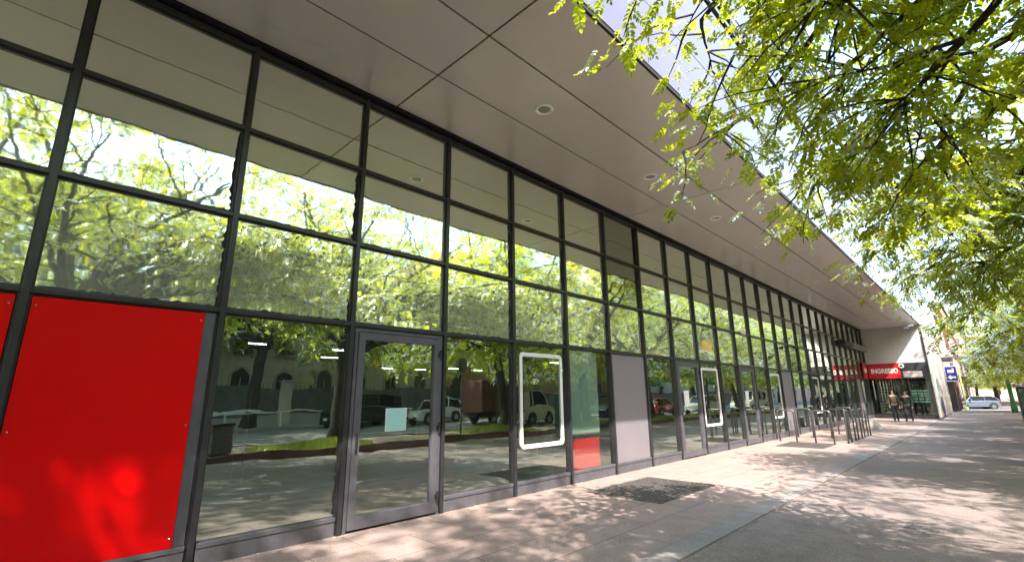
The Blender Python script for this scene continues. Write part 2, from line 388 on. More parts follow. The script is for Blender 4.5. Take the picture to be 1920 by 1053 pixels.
# torn dark edges of the old window film along the right and lower rims of the near panes
M_film = simple('torn film edge', (0.014, 0.014, 0.015), 0.7, 0, 0.4, 30)
fr_ = random.Random(17)
for i in range(0, 10):
    for za, zb in ((ZT[2], ZT[1]), (ZT[3], ZT[2]), (0.2, ZT[3])):
        if (za == 0.2 and (i in RED or i in GREY or i in DOORS)) or fr_.random() < 0.15: continue
        y1 = ym(i+1)-0.046; z = za+0.045; inner = []
        while z < zb-0.05:
            inner.append((y1-max(0.004, fr_.gauss(0.026, 0.012)), z)); z += fr_.uniform(0.015, 0.07)
        q = [(y1, za+0.043)] + [(y1, zb-0.045)] + [(y1-0.01, zb-0.046)] + inner[::-1]
        MB().prism(q, 0, -0.0155, -0.0125).build('film_edge', M_film, B)
        if za != 0.2:
            y0 = ym(i)+0.05; y = y0; top = []
            while y < y1: top.append((y, za+0.043+max(0.002, fr_.gauss(0.008, 0.008)))); y += fr_.uniform(0.02, 0.09)
            MB().prism([(y0-0.001, za+0.04)] + top + [(y1, za+0.04)], 0, -0.0153, -0.0127).build('film_edge', M_film, B)
# doors
for i in sorted(DOORS):
    ya, yb = ym(i)+0.05, ym(i+1)-0.05; zt = ZT[3]-0.044
    fr = MB().box(-0.05, 0.04, ya, ya+0.045, 0.0, zt).box(-0.05, 0.04, yb-0.045, yb, 0.0, zt).box(-0.05, 0.04, ya+0.0455, yb-0.0455, zt-0.045, zt)
    D = fr.build('door', M_door, B, 0.004)
    a, b_ = ya+0.052, yb-0.052; z0, z1 = 0.03, zt-0.052
    lf = MB().box(-0.02, 0.052, a, a+0.095, z0, z1).box(-0.02, 0.052, b_-0.095, b_, z0, z1)
    lf.box(-0.02, 0.05, a+0.0955, b_-0.0955, z1-0.095, z1).box(-0.02, 0.05, a+0.0955, b_-0.0955, z0, z0+0.15)
    lf.build('door_leaf', M_sill, D, 0.004)
    box(-0.004, 0.008, a+0.09, b_-0.09, z0+0.145, z1-0.09).build('door_glass', G_low, D)
    MB().box(0.053, 0.075, a+0.035, a+0.06, 0.92, 1.16).build('handle', M_black, D, 0.004)
    for z in (0.24, 1.17, 2.22):
        h = MB().lathe([(0.018, -0.07), (0.018, 0.07)], (0.066, b_+0.012, z), 10)
        h.box(0.0525, 0.062, b_-0.03, b_+0.04, z-0.03, z+0.03).build('hinge', M_black, D, 0.002)
    if i == 8 or i == 11:
        box(0.009, 0.011, a+0.33, a+0.63, 1.3, 1.72).build('notice', M_paper, D)
# head strip and soffit panels
box(-0.07, 0.115, ym(-1)-9, YE-0.01, 5.945, 5.98).build('head_strip', M_frame, B)
XS = [0.125, 1.17, 2.22, 3.30]; YS = [ -9.88, -3.23, 3.42, 10.07, 16.72, 23.37, 30.02, 36.67, YE]
g = 0.013
for a in range(3):
    for b_ in range(8):
        box(XS[a]+g, XS[a+1]-g, YS[b_]+g, YS[b_+1]-g, 5.95, 5.98).build('soffit_panel', M_soffit, B, 0.004)
box(-20, 3.27, -12, 58.6, 5.985, 14.4).build('upper_core', M_darkcore, B)
box(3.302, 3.33, -12, 58.6, 5.935, 5.99).build('edge_trim', M_darkcore, B)
# upper white cladding
ZR = [(6.0, 7.09), (7.09, 8.55), (9.5, 10.8), (10.8, 12.15), (12.85, 14.5)]
YC = [-12, -3.2, 3.45, 10.15, 16.8, 23.45, 30.1, 36.75, 43.4, 50.05, 58.6]
for za, zb in ZR:
    for j in range(len(YC)-1):
        p = box(-0.02, 0.02, -(YC[j+1]-YC[j])/2+0.008, (YC[j+1]-YC[j])/2-0.008, -(zb-za)/2+0.008, (zb-za)/2-0.008)
        p.build('cladding_panel', M_clad, B, 0.003, False, (3.31, (YC[j]+YC[j+1])/2, (za+zb)/2), (0, rad(rnd.gauss(0, .12)), rad(rnd.gauss(0, .1))))
for za, zb in ((8.55, 9.5), (12.15, 12.85)):
    for j in range(len(YC)-1):
        ya, yb = YC[j]+0.2, YC[j+1]-0.2
        o = MB()
        hh = (zb-za)
        for a_, b2 in ((0.008, hh*0.22), (hh*0.46, hh*0.56), (hh*0.8, hh-0.008)): o.box(3.285, 3.326, ya, yb, za+a_, za+b2)
        o.box(3.279, 3.328, YC[j]+0.008, ya-0.002, za+0.008, zb-0.008).box(3.279, 3.328, yb+0.002, YC[j+1]-0.008, za+0.008, zb-0.008)
        o.build('louvre', M_clad, B, 0.003)
box(-20.1, 3.36, -12.1, 58.7, 14.51, 14.75).build('roof_coping', M_white, B, 0.01)
# walls round the sales floor, near return and far end
box(-20.2, -20.0, -12, 58.6, 0.0, 5.98).build('back_wall', simple('interior grey wall', (0.05, 0.052, 0.05), 0.8), B)
box(-20, 0.02, -12, ym(-1)-0.05, 0.0, 5.94).build('near_wall', M_greypanel, B)
box(-19.99, -0.07, YE+0.4, YE+0.6, 0.0, 3.415).build('end_partition', M_darkcore, B)
box(-19.99, -0.08, ym(-1)-0.04, 58.5, 3.42, 3.6).build('shop_ceiling', simple('shop ceiling', (0.07, 0.07, 0.07), 0.8), B)
fl = box(-20, -0.001, ym(-1)-0.04, YE+0.39, -0.2, -0.003).build('shop_floor', M_floor, B)
# end block beyond the glass front
box(0.06, 3.24, YE+0.005, YE+0.3, 3.56, 5.947).build('end_wall', M_whitewall, B)
box(0.06, 3.24, YE-0.02, YE+0.3, 2.53, 3.555).build('fascia', M_band, B, 0.004)
box(3.245, 3.329, YE-0.06, YE+0.3, 0.0, 5.93).build('corner_post', M_frame, B, 0.004)
box(-0.06, 0.055, YE-0.05, YE+0.3, 0.0, 5.93).build('corner_post', M_frame, B, 0.004)
for x0, x1 in ((0.1, 1.1), (1.12, 2.15), (2.17, 3.23)):
    box(x0, x1, YE+0.06, YE+0.075, 0.22, 2.5).build('shop_window', G_shop, B)
o = MB().box(0.056, 3.243, YE, YE+0.15, 0.0, 0.21)
for x in (1.11, 2.16): o.box(x-0.03, x+0.03, YE+0.01, YE+0.1, 0.2105, 2.525)
o.build('window_frame', M_frame, B, 0.004)
box(1.98, 2.95, YE-0.05, YE-0.021, 2.62, 3.0).build('vent_plate', M_stone, B, 0.004)
nb_ = MB()
for c_ in range(3):
    for r_ in range(5): nb_.box(2.2+c_*0.3, 2.46+c_*0.3, YE+0.2, YE+0.21, 1.0+r_*0.17, 1.13+r_*0.17)
nb_.build('notice_board', M_paper, B)
nb_ = MB()
for r_ in range(9): nb_.box(0.5, 1.0, YE+0.5, YE+0.9, 0.3+r_*0.2, 0.42+r_*0.2)
nb_.build('shelf_stock', simple('mixed stock', (0.4, 0.3, 0.22), 0.7, 0, 0.7, 9), B)
# stone clad wall beyond
for j in range(7):
    for k in range(4):
        zz = [0, 1.3, 2.75, 4.3, 5.93]
        box(3.0, 3.325, YE+0.305+j*2.0, YE+0.297+(j+1)*2.0, zz[k]+0.004, zz[k+1]-0.004).build('stone_slab', M_stone, B, 0.004)
box(-4, 2.99, YE+3.2, 58.5, 0.0, 5.98).build('rear_wall', M_darkcore, B)
random.seed(3)
def blob(y0, z0, ry, rz, n=18, jit=0.3, x=3.327):
    return MB().prism([(y0+ry*math.cos(2*math.pi*i/n)*(1+random.uniform(-jit, jit)), z0+rz*math.sin(2*math.pi*i/n)*(1+random.uniform(-jit, jit))) for i in range(n)], 0, x, x+0.004)
blob(46.6, 0.72, 1.5, 0.68, 20, 0.18).build('graffiti', M_purple, B)
blob(47.8, 1.75, 1.0, 0.35, 18, 0.4).build('graffiti', M_greyp, B)
blob(45.6, 2.2, 1.3, 0.5, 18, 0.15).build('graffiti', M_greyp, B)
MB().prism([(43.6, 0.5), (44.1, 0.45), (44.3, 2.5), (43.8, 2.6)], 0, 3.328, 3.333).build('graffiti', M_tealp, B)
# entrance lintel box and shutter box on the facade
box(0.056, 0.34, 33.4, 35.9, 4.4, 4.66).build('shutter_box', M_black, B, 0.01)
box(0.056, 0.26, 35.95, 40.9, 4.38, 4.72).build('lintel_box', M_greypanel, B, 0.01)

# ---------------------------------------------------------------- things on the facade
for i, lab in ((-1, 'glossy red sheet cut by the left picture edge, screwed over the first bay'), (0, 'large glossy red sheet screwed over the bay beside the slate filler strip')):
    y0, y1 = ym(i)+0.052, ym(i+1)-(0.157 if i == 0 else 0.052)
    R_ = thing('red_hoarding', lab, 'hoarding', (0, (y0+y1)/2, 0.2))
    box(0.0, 0.03, -(y1-y0)/2, (y1-y0)/2, 0.014, 2.3).build('sheet', M_red, R_, 0.003)
    for sy in (-1, 1):
        for z in (0.1, 1.15, 2.22):
            MB().lathe([(0.008, 0.0), (0.008, 0.004), (0.004, 0.007)], (0.03, sy*((y1-y0)/2-0.03), z), 10, 0).build('screw', M_chrome, R_)
def lights():
    r = thing('downlight', 'x', 'ceiling light', (1.69, 5.08, 5.95), 0, 'round recessed downlights along the overhang')
    MB().lathe([(0.095, -0.004), (0.1, -0.016), (0.135, -0.02), (0.148, -0.010), (0.15, -0.001)], (0, 0, 0), 32).build('ring', M_ring, r, 0, True)
    MB().lathe([(0.09, -0.002), (0.092, -0.006), (0.06, -0.010)], (0, 0, 0), 28).build('lens', M_downglass, r, 0, True)
    return r
ordn = ['nearest', 'second', 'third', 'fourth', 'fifth', 'sixth', 'seventh', 'eighth', 'ninth', 'tenth', 'eleventh']
d0 = lights()
for k in range(11):
    o = d0 if k == 0 else copy_tree(d0)
    o.location.y = 5.08 + 3.325*k
    o['label'] = 'round white rimmed downlight, %s from the camera along the taupe overhang' % ordn[k] if k else 'largest and nearest round downlight in the taupe overhang'
# white outline frames
def wframe(yc, lab):
    r = thing('white_frame', lab, 'frame', (0.0, yc, 1.55), 0, 'white rounded outline frames on the glass')
    def rr(w, h, rad_, n=6):
        pts = []
        for cx, cy, a0 in ((w-rad_, h-rad_, 0), (-w+rad_, h-rad_, 90), (-w+rad_, -h+rad_, 180), (w-rad_, -h+rad_, 270)):
            for k in range(n+1):
                a = rad(a0+90*k/n); pts.append((cx+rad_*math.cos(a), cy+rad_*math.sin(a)))
        return pts
    o_, i_ = rr(0.6, 0.83, 0.09), rr(0.53, 0.76, 0.04); n = len(o_); m_ = MB()
    vs = [(0.0, *p) for p in o_] + [(0.0, *p) for p in i_] + [(0.02, *p) for p in o_] + [(0.02, *p) for p in i_]
    fs = []
    for k in range(n):
        q = (k+1) % n
        fs += [(2*n+k, 2*n+q, 3*n+q, 3*n+k), (k, n+k, n+q, q), (k, q, 2*n+q, 2*n+k), (n+k, 3*n+k, 3*n+q, n+q)]
    m_.add(vs, fs).build('outline', M_white, r, 0.003).location.x = -0.013
    return r
wframe(6.83, 'nearest white rounded outline frame, on the pane next but one after the near door')
wframe(14.47, 'white rounded outline frame on the pane beside the second door')
wframe(20.6, 'white rounded outline frame on the pane just past the third door')
wframe(26.75, 'farthest white rounded outline frame, just past the second grey infill panel')
tc = thing('teal_card', 'blank pale teal card stuck to the glass of the near door', 'notice', (0.01, 3.74, 1.31))
box(0.0, 0.003, -0.165, 0.165, -0.15, 0.15).build('card', M_paper, tc); box(0.0035, 0.005, -0.158, 0.158, -0.143, 0.143).build('face', M_teal, tc)
# small cameras on the mullions
for y, z, mt, lab in ((17.0, 3.7, M_white, 'small white security camera on a mullion above the third door'), (23.1, 3.62, M_black, 'small dark twin floodlight on a mullion above the second grey infill panel')):
    r = thing('security_camera' if mt is M_white else 'floodlight', lab, 'camera' if mt is M_white else 'lamp', (0.055, y, z))
    MB().tube([(0, 0, 0), (0.12, 0, 0), (0.16, 0, -0.03)], 0.014, 8).build('bracket', mt, r, 0, True)
    for s in ((-1, 1) if mt is M_black else (1,)):
        MB().tube([(0.12, 0.02*s, -0.04), (0.19, 0.16*s, -0.08)], [0.045, 0.055], 12).build('head', mt, r, 0, True)
# INGRESSO sign and round badge
sg = thing('entrance_sign', 'red sign box reading INGRESSO in white over the far entrance', 'sign', (1.0, YE-0.022, 3.03))
box(-0.86, 0.86, -0.1, 0.0, -0.47, 0.49).build('sign_face', M_redsign, sg, 0.008)
lettering('INGRESSO', 0.40, M_white, sg, (0.02, -0.105, 0.02), (rad(90), 0, 0), 0.02, 'lettering', 0.80)
bd = thing('round_badge', 'round white badge with a dark leaf at the corner of the red entrance sign', 'sign', (1.96, YE-0.13, 3.36))
MB().lathe([(0.15, 0.0), (0.15, 0.05), (0.14, 0.06)], (0, 0, 0), 28, 1).build('disc', M_white, bd, 0.003).rotation_euler = (0, 0, 0)
bd.children[0].location.y = -0.03
MB().prism([(-0.1, 0.0), (-0.05, 0.05), (0.03, 0.06), (0.1, 0.02), (0.08, -0.05), (0.0, -0.06), (-0.06, -0.04)], 1, -0.045, -0.036).build('leaf_mark', M_black, bd)
rs = thing('red_side_sign', 'red side sign with a white panel on the facade corner beside the entrance sign', 'sign', (0.056, 40.1, 3.1))
box(0.0, 0.05, -0.62, 0.62, -0.5, 0.5).build('sign_face', M_redsign, rs, 0.006)
box(0.0505, 0.056, -0.42, 0.42, -0.12, 0.16).build('white_strip', M_paper, rs)

# ---------------------------------------------------------------- inside the shop, seen through the lower panes
lamp_spots = [(-9.3, 4.9), (-9.6, 7.6), (-12.7, 8.6), (-17.6, 14.2), (-17.6, 16.4), (-15.7, 17.3), (-16.2, 19.6), (-9.0, 18.2), (-13, 24), (-14, 31)]
lt0 = None
for k, (x, y) in enumerate(lamp_spots):
    if lt0 is None:
        lt0 = thing('tube_light', 'lit tube lamp hanging inside the shop', 'ceiling light', (x, y, 3.16), 0, 'lit tube lamps inside the shop')
        box(-0.05, 0.05, -0.36, 0.36, 0.03, 0.07).build('housing', M_white, lt0, 0.004)
        box(-0.022, 0.022, -0.34, 0.34, 0.005, 0.0295).build('tube', M_tube, lt0, 0.004)
        MB().tube([(0, -0.3, 0.07), (0, -0.3, 0.26)], 0.006, 6).tube([(0, 0.3, 0.07), (0, 0.3, 0.26)], 0.006, 6).build('hanger', M_black, lt0)
    else:
        o = copy_tree(lt0); o.location = (x, y, 3.16)
for (x, y, tx, lab) in ((-8.4, 4.95, '35', 'dark red hanging number sign reading 35 inside the shop'), (-8.6, 9.8, '13', 'dark red hanging number sign reading 13 behind the near door')):
    s = thing('number_sign', lab, 'sign', (x, y, 3.0))
    s.rotation_euler = (0, 0, rad(25))
    box(-0.24, 0.24, -0.02, 0.02, -0.17, 0.17).build('board', M_redsign, s, 0.004)
    lettering(tx, 0.28, M_white, s, (0, -0.026, 0), (rad(90), 0, 0), 0.004)
    MB().tube([(-0.2, 0, 0.17), (-0.2, 0, 0.42)], 0.006, 6).tube([(0.2, 0, 0.17), (0.2, 0, 0.42)], 0.006, 6).build('hanger', M_black, s)
for k, (x, y, h, lab) in enumerate(((-5.49, 3.38, 1.22, 'shorter slim pale post standing inside behind the first glass bay'), (-4.98, 3.43, 1.84, 'taller slim pale post standing inside behind the first glass bay'),
                       (-3.2, 6.3, 1.5, 'left slim pale post standing inside behind the near door'), (-3.0, 6.55, 1.75, 'right slim pale post standing inside behind the near door'),
                       (-3.4, 10.5, 0.9, 'left slim pale post seen through the nearest white frame'), (-3.0, 11.3, 0.9, 'right slim pale post seen through the nearest white frame'))):
    p = thing('barrier_post', lab, 'post', (x, y, 0), 0, 'slim pale posts inside the shop')
    MB().tube([(0, 0, 0), (0, 0, h)], 0.018, 10).build('rod', M_white, p, 0, True); MB().lathe([(0.07, 0), (0.07, 0.012), (0.02, 0.03)], (0, 0, 0), 16).build('foot', M_chrome, p)
ck = thing('checkout_counter', 'low red checkout counter with red and yellow bumper rails behind the near door', 'counter', (-2.3, 5.3, 0))
box(-0.35, 0.35, -1.1, 1.1, 0.0, 0.74).build('body', M_red2, ck, 0.01); box(-0.38, 0.38, -1.13, 1.13, 0.745, 0.79).build('top', M_greypanel, ck, 0.01)
box(0.352, 0.4, -1.1, 1.1, 0.60, 0.68).build('bumper', M_red2, ck, 0.01); box(0.352, 0.395, -1.1, 1.1, 0.5, 0.58).build('bumper', M_yel2, ck, 0.01)
rb = thing('red_bin', 'red box unit with a dark top standing inside the bay before the grey panel', 'bin', (-0.37, 8.3, 0))
box(-0.3, 0.3, -0.42, 0.4, 0.0, 0.78).build('body', M_red2, rb, 0.02); box(-0.31, 0.31, -0.43, 0.41, 0.785, 0.83).build('lid', M_black, rb, 0.012)
sc_ = thing('pale_screen', 'pale translucent screen board above the red box, behind the bay before the grey panel', 'screen', (-0.055, 8.25, 0.0))
box(-0.004, 0.004, -0.58, 0.44, 0.88, 2.5).build('sheet', M_screen, sc_)
box(-0.012, 0.012, -0.58, 0.44, 0.845, 0.879).build('foot', M_steel, sc_, 0.003)
for k, y in enumerate((2.3, 12.5, 22.5, 32.5)):
    c_ = thing('shop_column', 'square white column inside the shop, %s from the camera' % ordn[k], 'column', (-6.8, y, 0))
    box(-0.2, 0.2, -0.2, 0.2, 0.0, 3.42).build('shaft', M_whitewall, c_, 0.01); box(-0.22, 0.22, -0.22, 0.22, 0.0, 0.12).build('base', M_frame, c_, 0.01)

# ---------------------------------------------------------------- things on the pavement
def grate(x0, x1, y0, y1, lab, pitch, name='pavement_grate'):
    r = thing(name, lab, 'grate', ((x0+x1)/2, (y0+y1)/2, 0.004)); w, l = (x1-x0)/2, (y1-y0)/2
    box(-w, w, -l, l, -0.002, 0.001).build('pit_shade_plate', M_darkcore, r)  # flat dark plate on the paving, its colour stands for a shaded pit
    o = MB()
    n = int((x1-x0-0.06)/pitch)
    for k in range(n): o.box(-w+0.04+k*pitch, -w+0.04+k*pitch+pitch*0.42, -l+0.03, l-0.03, 0.0015, 0.012)
    for q in range(1, 5): o.box(-w+0.03, w-0.03, -l+q*2*l/5-0.008, -l+q*2*l/5+0.008, 0.0012, 0.008)
    o.build('bars', M_iron, r)
    o = MB().box(-w, w, -l, -l+0.03, 0.0015, 0.013).box(-w, w, l-0.03, l, 0.0015, 0.013).box(-w, -w+0.03, -l+0.031, l-0.031, 0.0015, 0.013).box(w-0.03, w, -l+0.031, l-0.031, 0.0015, 0.013)
    o.build('rim', M_iron, r)
grate(0.7, 2.05, 7.15, 9.2, 'slotted dark iron grate in the sunlit paving by the grey infill panel', 0.085)
grate(0.72, 2.04, 17.3, 19.0, 'dark close slotted grate in the paving in front of the bicycle stands', 0.04)
cv = thing('drain_cover', 'worn rectangular drain cover set in the asphalt walk, near right', 'cover', (5.13, 8.17, -0.012))
MB().box(-0.27, 0.27, -0.2, 0.2, 0.0, 0.006).build('plate', M_cover, cv)
o = MB()
for k in range(9): o.box(-0.24+k*0.055, -0.215+k*0.055, -0.17, 0.17, 0.0065, 0.010)
o.build('ribs', M_cover, cv)
cv2 = thing('drain_cover', 'plain rectangular cover set in the asphalt walk, farther right', 'cover', (6.9, 21.5, -0.012))
MB().box(-0.4, 0.4, -0.3, 0.3, 0.0, 0.006).build('plate', M_cover, cv2); MB().box(-0.43, 0.43, -0.33, 0.33, 0.0, 0.003).build('rim', M_iron, cv2)
# bicycle stands
def hoop(w=0.53, h=1.05, r=0.027):
    pts = [(0, -w/2, 0)]
    rr_ = 0.09
    pts.append((0, -w/2, h-rr_))
    for k in range(1, 6):
        a = rad(180-18*k); pts.append((0, -w/2+rr_+rr_*math.cos(a), h-rr_+rr_*math.sin(a)))
    for k in range(0, 6):
        a = rad(90-18*k); pts.append((0, w/2-rr_+rr_*math.cos(a), h-rr_+rr_*math.sin(a)))
    pts.append((0, w/2, 0)); return pts
hp = thing('bicycle_stand', 'x', 'bicycle stand', (0, 0, 0), 0, 'steel hoop bicycle stands')
MB().tube(hoop(), 0.027, 12).build('hoop', M_rack, hp, 0, True)
MB().lathe([(0.06, 0.001), (0.06, 0.008), (0.028, 0.012)], (0, -0.265, 0), 16).build('foot_plate', M_rack, hp)
MB().lathe([(0.06, 0.001), (0.06, 0.008), (0.028, 0.012)], (0, 0.265, 0), 16).build('foot_plate', M_rack, hp)
spots = [(0.58, 19.23, 90, 'steel hoop stand nearest the glass, front row behind the dark grate'),
         (1.72, 19.05, 90, 'steel hoop stand on the right corner of the dark grate'),
         (0.55, 21.6, 90, 'steel hoop stand nearest the glass in the second row'),
         (1.70, 21.5, 90, 'steel hoop stand in the second row behind the one on the grate corner'),
         (1.45, 24.0, 90, 'hoop stand seen broadside behind the edge-on row'),
         (2.27, 19.87, 0, 'edge-on hoop stand, nearest in the row by the kerb border'),
         (2.27, 21.1, 0, 'edge-on hoop stand, second in the row by the kerb border'),
         (2.27, 22.3, 0, 'edge-on hoop stand, third in the row by the kerb border'),
         (2.27, 23.5, 0, 'edge-on hoop stand, last in the row by the kerb border')]
for k, (x, y, a, lab) in enumerate(spots):
    o = hp if k == 0 else copy_tree(hp)
    o.location = (x, y, 0.0); o.rotation_euler = (0, 0, rad(a)); o['label'] = lab
# low stone block
sb = thing('stone_block', 'low sloped pale stone block on the paving behind the hoop stands', 'block', (1.6, 28.3, 0))
MB().prism([(-0.45, 0), (0.45, 0), (0.2, 0.42), (-0.45, 0.46)], 1, -0.5, 0.5).build('stone', M_stone, sb, 0.03)
ps = thing('paper_scrap', 'scrap of white paper lying on the sunlit paving by the near glass', 'litter', (0.62, 5.35, 0.0), 0.4)
MB().add([(-0.05, -0.035, 0.004), (0.05, -0.03, 0.008), (0.048, 0.035, 0.004), (-0.045, 0.03, 0.012)], [(0, 1, 2, 3)]).build('sheet', M_paper, ps)
# leaf litter along kerb line and sill
random.seed(11); lm = MB()
def leaflet(x, y, z, s, mb):
    a = random.uniform(0, 6.3); c, d = math.cos(a), math.sin(a); w = s*random.uniform(.3, .6)
    P = [(-s, 0), (0, -w), (s, 0), (0, w)]
    mb.add([(x+c*u-d*v, y+d*u+c*v, z+random.uniform(0.002, 0.012)) for u, v in P], [(0, 1, 2, 3)])
for k in range(1500):
    y = -2+42*random.random()**1.6; leaflet(3.43+abs(random.gauss(0, .035)), y, -0.011, random.uniform(.008, .03), lm)
for k in range(700):
    y = -1+36*random.random()**1.5; leaflet(0.06+abs(random.gauss(0, .05)), y, 0.001, random.uniform(.008, .028), lm)
for k in range(1600):
    x = random.uniform(0.1, 8.2); y = 40*random.random()**1.4; leaflet(x, y, 0.003 if x < 3.4 else -0.011, random.uniform(.006, .022), lm)
tag(lm.build('leaf_litter', M_litter), 'dry leaf litter scattered along the kerb line and window sills', 'leaf litter', None, 'stuff')

# ---------------------------------------------------------------- trees
def gen_tree(seed, leaf_len, leaf_w, npair, fine, dens=1.0, targets=(), fork=3.6, tr=0.21, rmax=5.5):
    rng = random.Random(seed); wood = MB(); tw = []
    def path(p, d, L, n, droop, wob):
        pts = [p.copy()]; d = d.normalized()
        for k in range(n):
            d = (d + Vector((rng.gauss(0, wob), rng.gauss(0, wob), rng.gauss(0, wob)+droop))).normalized()
            pts.append(pts[-1] + d*(L/n))
        return pts, d
    tp, _ = path(Vector((0, 0, -0.05)), Vector((rng.gauss(0, .05), rng.gauss(0, .05), 1)), fork+0.6, 7, 0.0, 0.045)
    rs = [tr*1.5, tr*1.12] + [tr*(1-0.03*i) for i in range(6)]
    wood.tube(tp, rs, 14)
    nl = 9
    for i in range(nl + len(targets)):
        a = 2*math.pi*i/nl + rng.uniform(-.3, .3); el = rng.uniform(0.4, 0.95) if i % 2 else rng.uniform(0.95, 1.4)
        s = tp[rng.choice([5, 6, 7])]
        d = Vector((math.cos(a)*math.cos(el), math.sin(a)*math.cos(el), math.sin(el)))
        if i < nl:
            L1 = rng.uniform(4.4, 5.6)*(1.25 if i % 2 == 0 else 1); p1, _ = path(s, d, L1, 9, 0.0, 0.10)
        else:                       # long low limbs that reach out over the walk
            T = Vector(targets[i-nl]); mid = s.lerp(T, 0.5) + Vector((0, 0, 1.3)); p1 = []
            for k in range(10):
                f = k/9; q = s.lerp(mid, f).lerp(mid.lerp(T, f), f)
                p1.append(q + Vector((rng.gauss(0, .09), rng.gauss(0, .09), rng.gauss(0, .06)))*(1 if k else 0))
        r1 = tr*rng.uniform(.42, .6); wood.tube(p1, [r1*(1-0.085*k) for k in range(10)], 8)
        for j in range(8 if i < nl else 7):
            k = rng.randint(3, 9) if i < nl else rng.randint(5, 9); a2 = rng.uniform(0, 6.28); q = p1[k]
            base = (p1[k]-p1[k-1]).normalized()
            d2 = (base*rng.uniform(.3, 1.0) + Vector((math.cos(a2), math.sin(a2), rng.uniform(-.25, .5)))*0.95)
            L2 = rng.uniform(1.6, 3.0) if i < nl else rng.uniform(0.5, 1.1)*(1 if fine else 1.7); p2, _ = path(q, d2, L2, 6, -0.05, 0.12)
            r2 = max(0.02, r1*(1-0.085*k)*0.6); wood.tube(p2, [r2*(1-0.13*kk) for kk in range(7)], 6)
            for m_ in range(8 if i < nl else 6):
                k2 = rng.randint(1, 6); a3 = rng.uniform(0, 6.28); b2 = (p2[k2]-p2[k2-1]).normalized()
                d3 = b2*rng.uniform(.4, 1) + Vector((math.cos(a3), math.sin(a3), rng.uniform(-.5, .35)))*0.9
                L3 = rng.uniform(0.7, 1.5) if i < nl else rng.uniform(.5, 1.0); p3, _ = path(p2[k2], d3, L3, 5, -0.06, 0.14)
                if p3[-1].z < (2.75 if fine else 2.3) or (i < nl or not fine) and math.hypot(p3[-1].x, p3[-1].y) > rmax: continue
                wood.tube(p3, [0.013*(1-0.14*kk) for kk in range(6)], 4, False)
                tw.append(p3)
    # compound leaves along twigs
    Pn, Dn, Un = [], [], []
    nr = np.random.RandomState(seed)
    for p3 in tw:
        nleaf = int((11 if fine else 11)*dens)
        for k in range(nleaf):
            t_ = rng.random()**0.8*4.99; i = int(t_); f = t_-i; q = p3[i].lerp(p3[i+1], f)
            ax = (p3[i+1]-p3[i]).normalized(); a = rng.uniform(0, 6.28)
            d = ax*0.5 + Vector((math.cos(a), math.sin(a), rng.uniform(-.7, .25)))*rng.uniform(.5, 1.0); d.normalize()
            off = d*rng.random()**2*0.35
            u = Vector((rng.gauss(0, .45), rng.gauss(0, .45), 1))
            Pn.append(q+off); Dn.append(d); Un.append(u)
    P = np.array([tuple(p) for p in Pn]); D = np.array([tuple(p) for p in Dn]); U = np.array([tuple(p) for p in Un])
    S = np.cross(D, U); S /= np.linalg.norm(S, axis=1, keepdims=True)+1e-9; Nn = np.cross(S, D)
    n = len(P); sc = nr.uniform(.75, 1.25, n)
    rach = leaf_len*npair*0.62
    V, Tn = [], []
    for j in range(npair*2+1):
        if j == npair*2: along, side, ang = 1.0, 0, 0.0
        else:
            along = 0.25+0.72*(j//2)/npair; side = 1 if j % 2 else -1; ang = 1.05-0.25*(j//2)/npair
        ang_ = ang + nr.normal(0, .12, n); dr = nr.normal(0.12, .22, n)
        bend = -0.22*along**2
        base = P + (D*along + Nn*bend)*(rach*sc)[:, None]
        dd = D*np.cos(ang_)[:, None] + S*(side*np.sin(ang_))[:, None] - Nn*dr[:, None]
        dd /= np.linalg.norm(dd, axis=1, keepdims=True)
        ww = np.cross(Nn, dd); ww /= np.linalg.norm(ww, axis=1, keepdims=True)+1e-9; nn = np.cross(dd, ww)
        L = (leaf_len*sc*nr.uniform(.8, 1.15, n))[:, None]; W = (leaf_w*sc*nr.uniform(.85, 1.15, n))[:, None]
        if fine:
            # folded leaflet: tip-rib-base with two shoulders per side
            q = [base, base+dd*L*.35+ww*W*.5+nn*W*.22, base+dd*L*.72+ww*W*.36+nn*W*.15, base+dd*L-nn*L*.06, base+dd*L*.72-ww*W*.36+nn*W*.15, base+dd*L*.35-ww*W*.5+nn*W*.22, ]
        else:
            q = [base, base+dd*L*.45+ww*W*.5, base+dd*L, base+dd*L*.45-ww*W*.5]
        V.append(np.stack(q, 1))
    V = np.stack(V, 1)                     # n, leaflets, verts, 3
    k = V.shape[2]; nf = V.shape[0]*V.shape[1]; V = V.reshape(-1, 3)
    me = bpy.data.meshes.new('crown')
    if fine: pat = np.array([[0, 1, 2, 3], [0, 3, 4, 5]])
    else: pat = np.array([[0, 1, 2, 3]])
    idx = (np.arange(nf)[:, None, None]*k + pat[None]).reshape(-1)
    npoly = nf*len(pat)
    me.vertices.add(len(V)); me.vertices.foreach_set('co', V.astype(np.float32).ravel())
    me.loops.add(len(idx)); me.loops.foreach_set('vertex_index', idx.astype(np.int32))
    me.polygons.add(npoly); me.polygons.foreach_set('loop_start', np.arange(npoly, dtype=np.int32)*4); me.polygons.foreach_set('loop_total', np.full(npoly, 4, np.int32))
    me.update(calc_edges=True)
    at = me.attributes.new('tint', 'FLOAT', 'FACE')
    comp = np.repeat(np.clip(nr.normal(.42, .24, n), 0, .97), npair*2+1); lf = np.clip(comp + nr.normal(0, .08, nf), 0, .975)
    lf[nr.rand(nf) < 0.003] = 1.0
    at.data.foreach_set('value', np.repeat(lf, len(pat)).astype(np.float32))
    return wood, me
variants = []
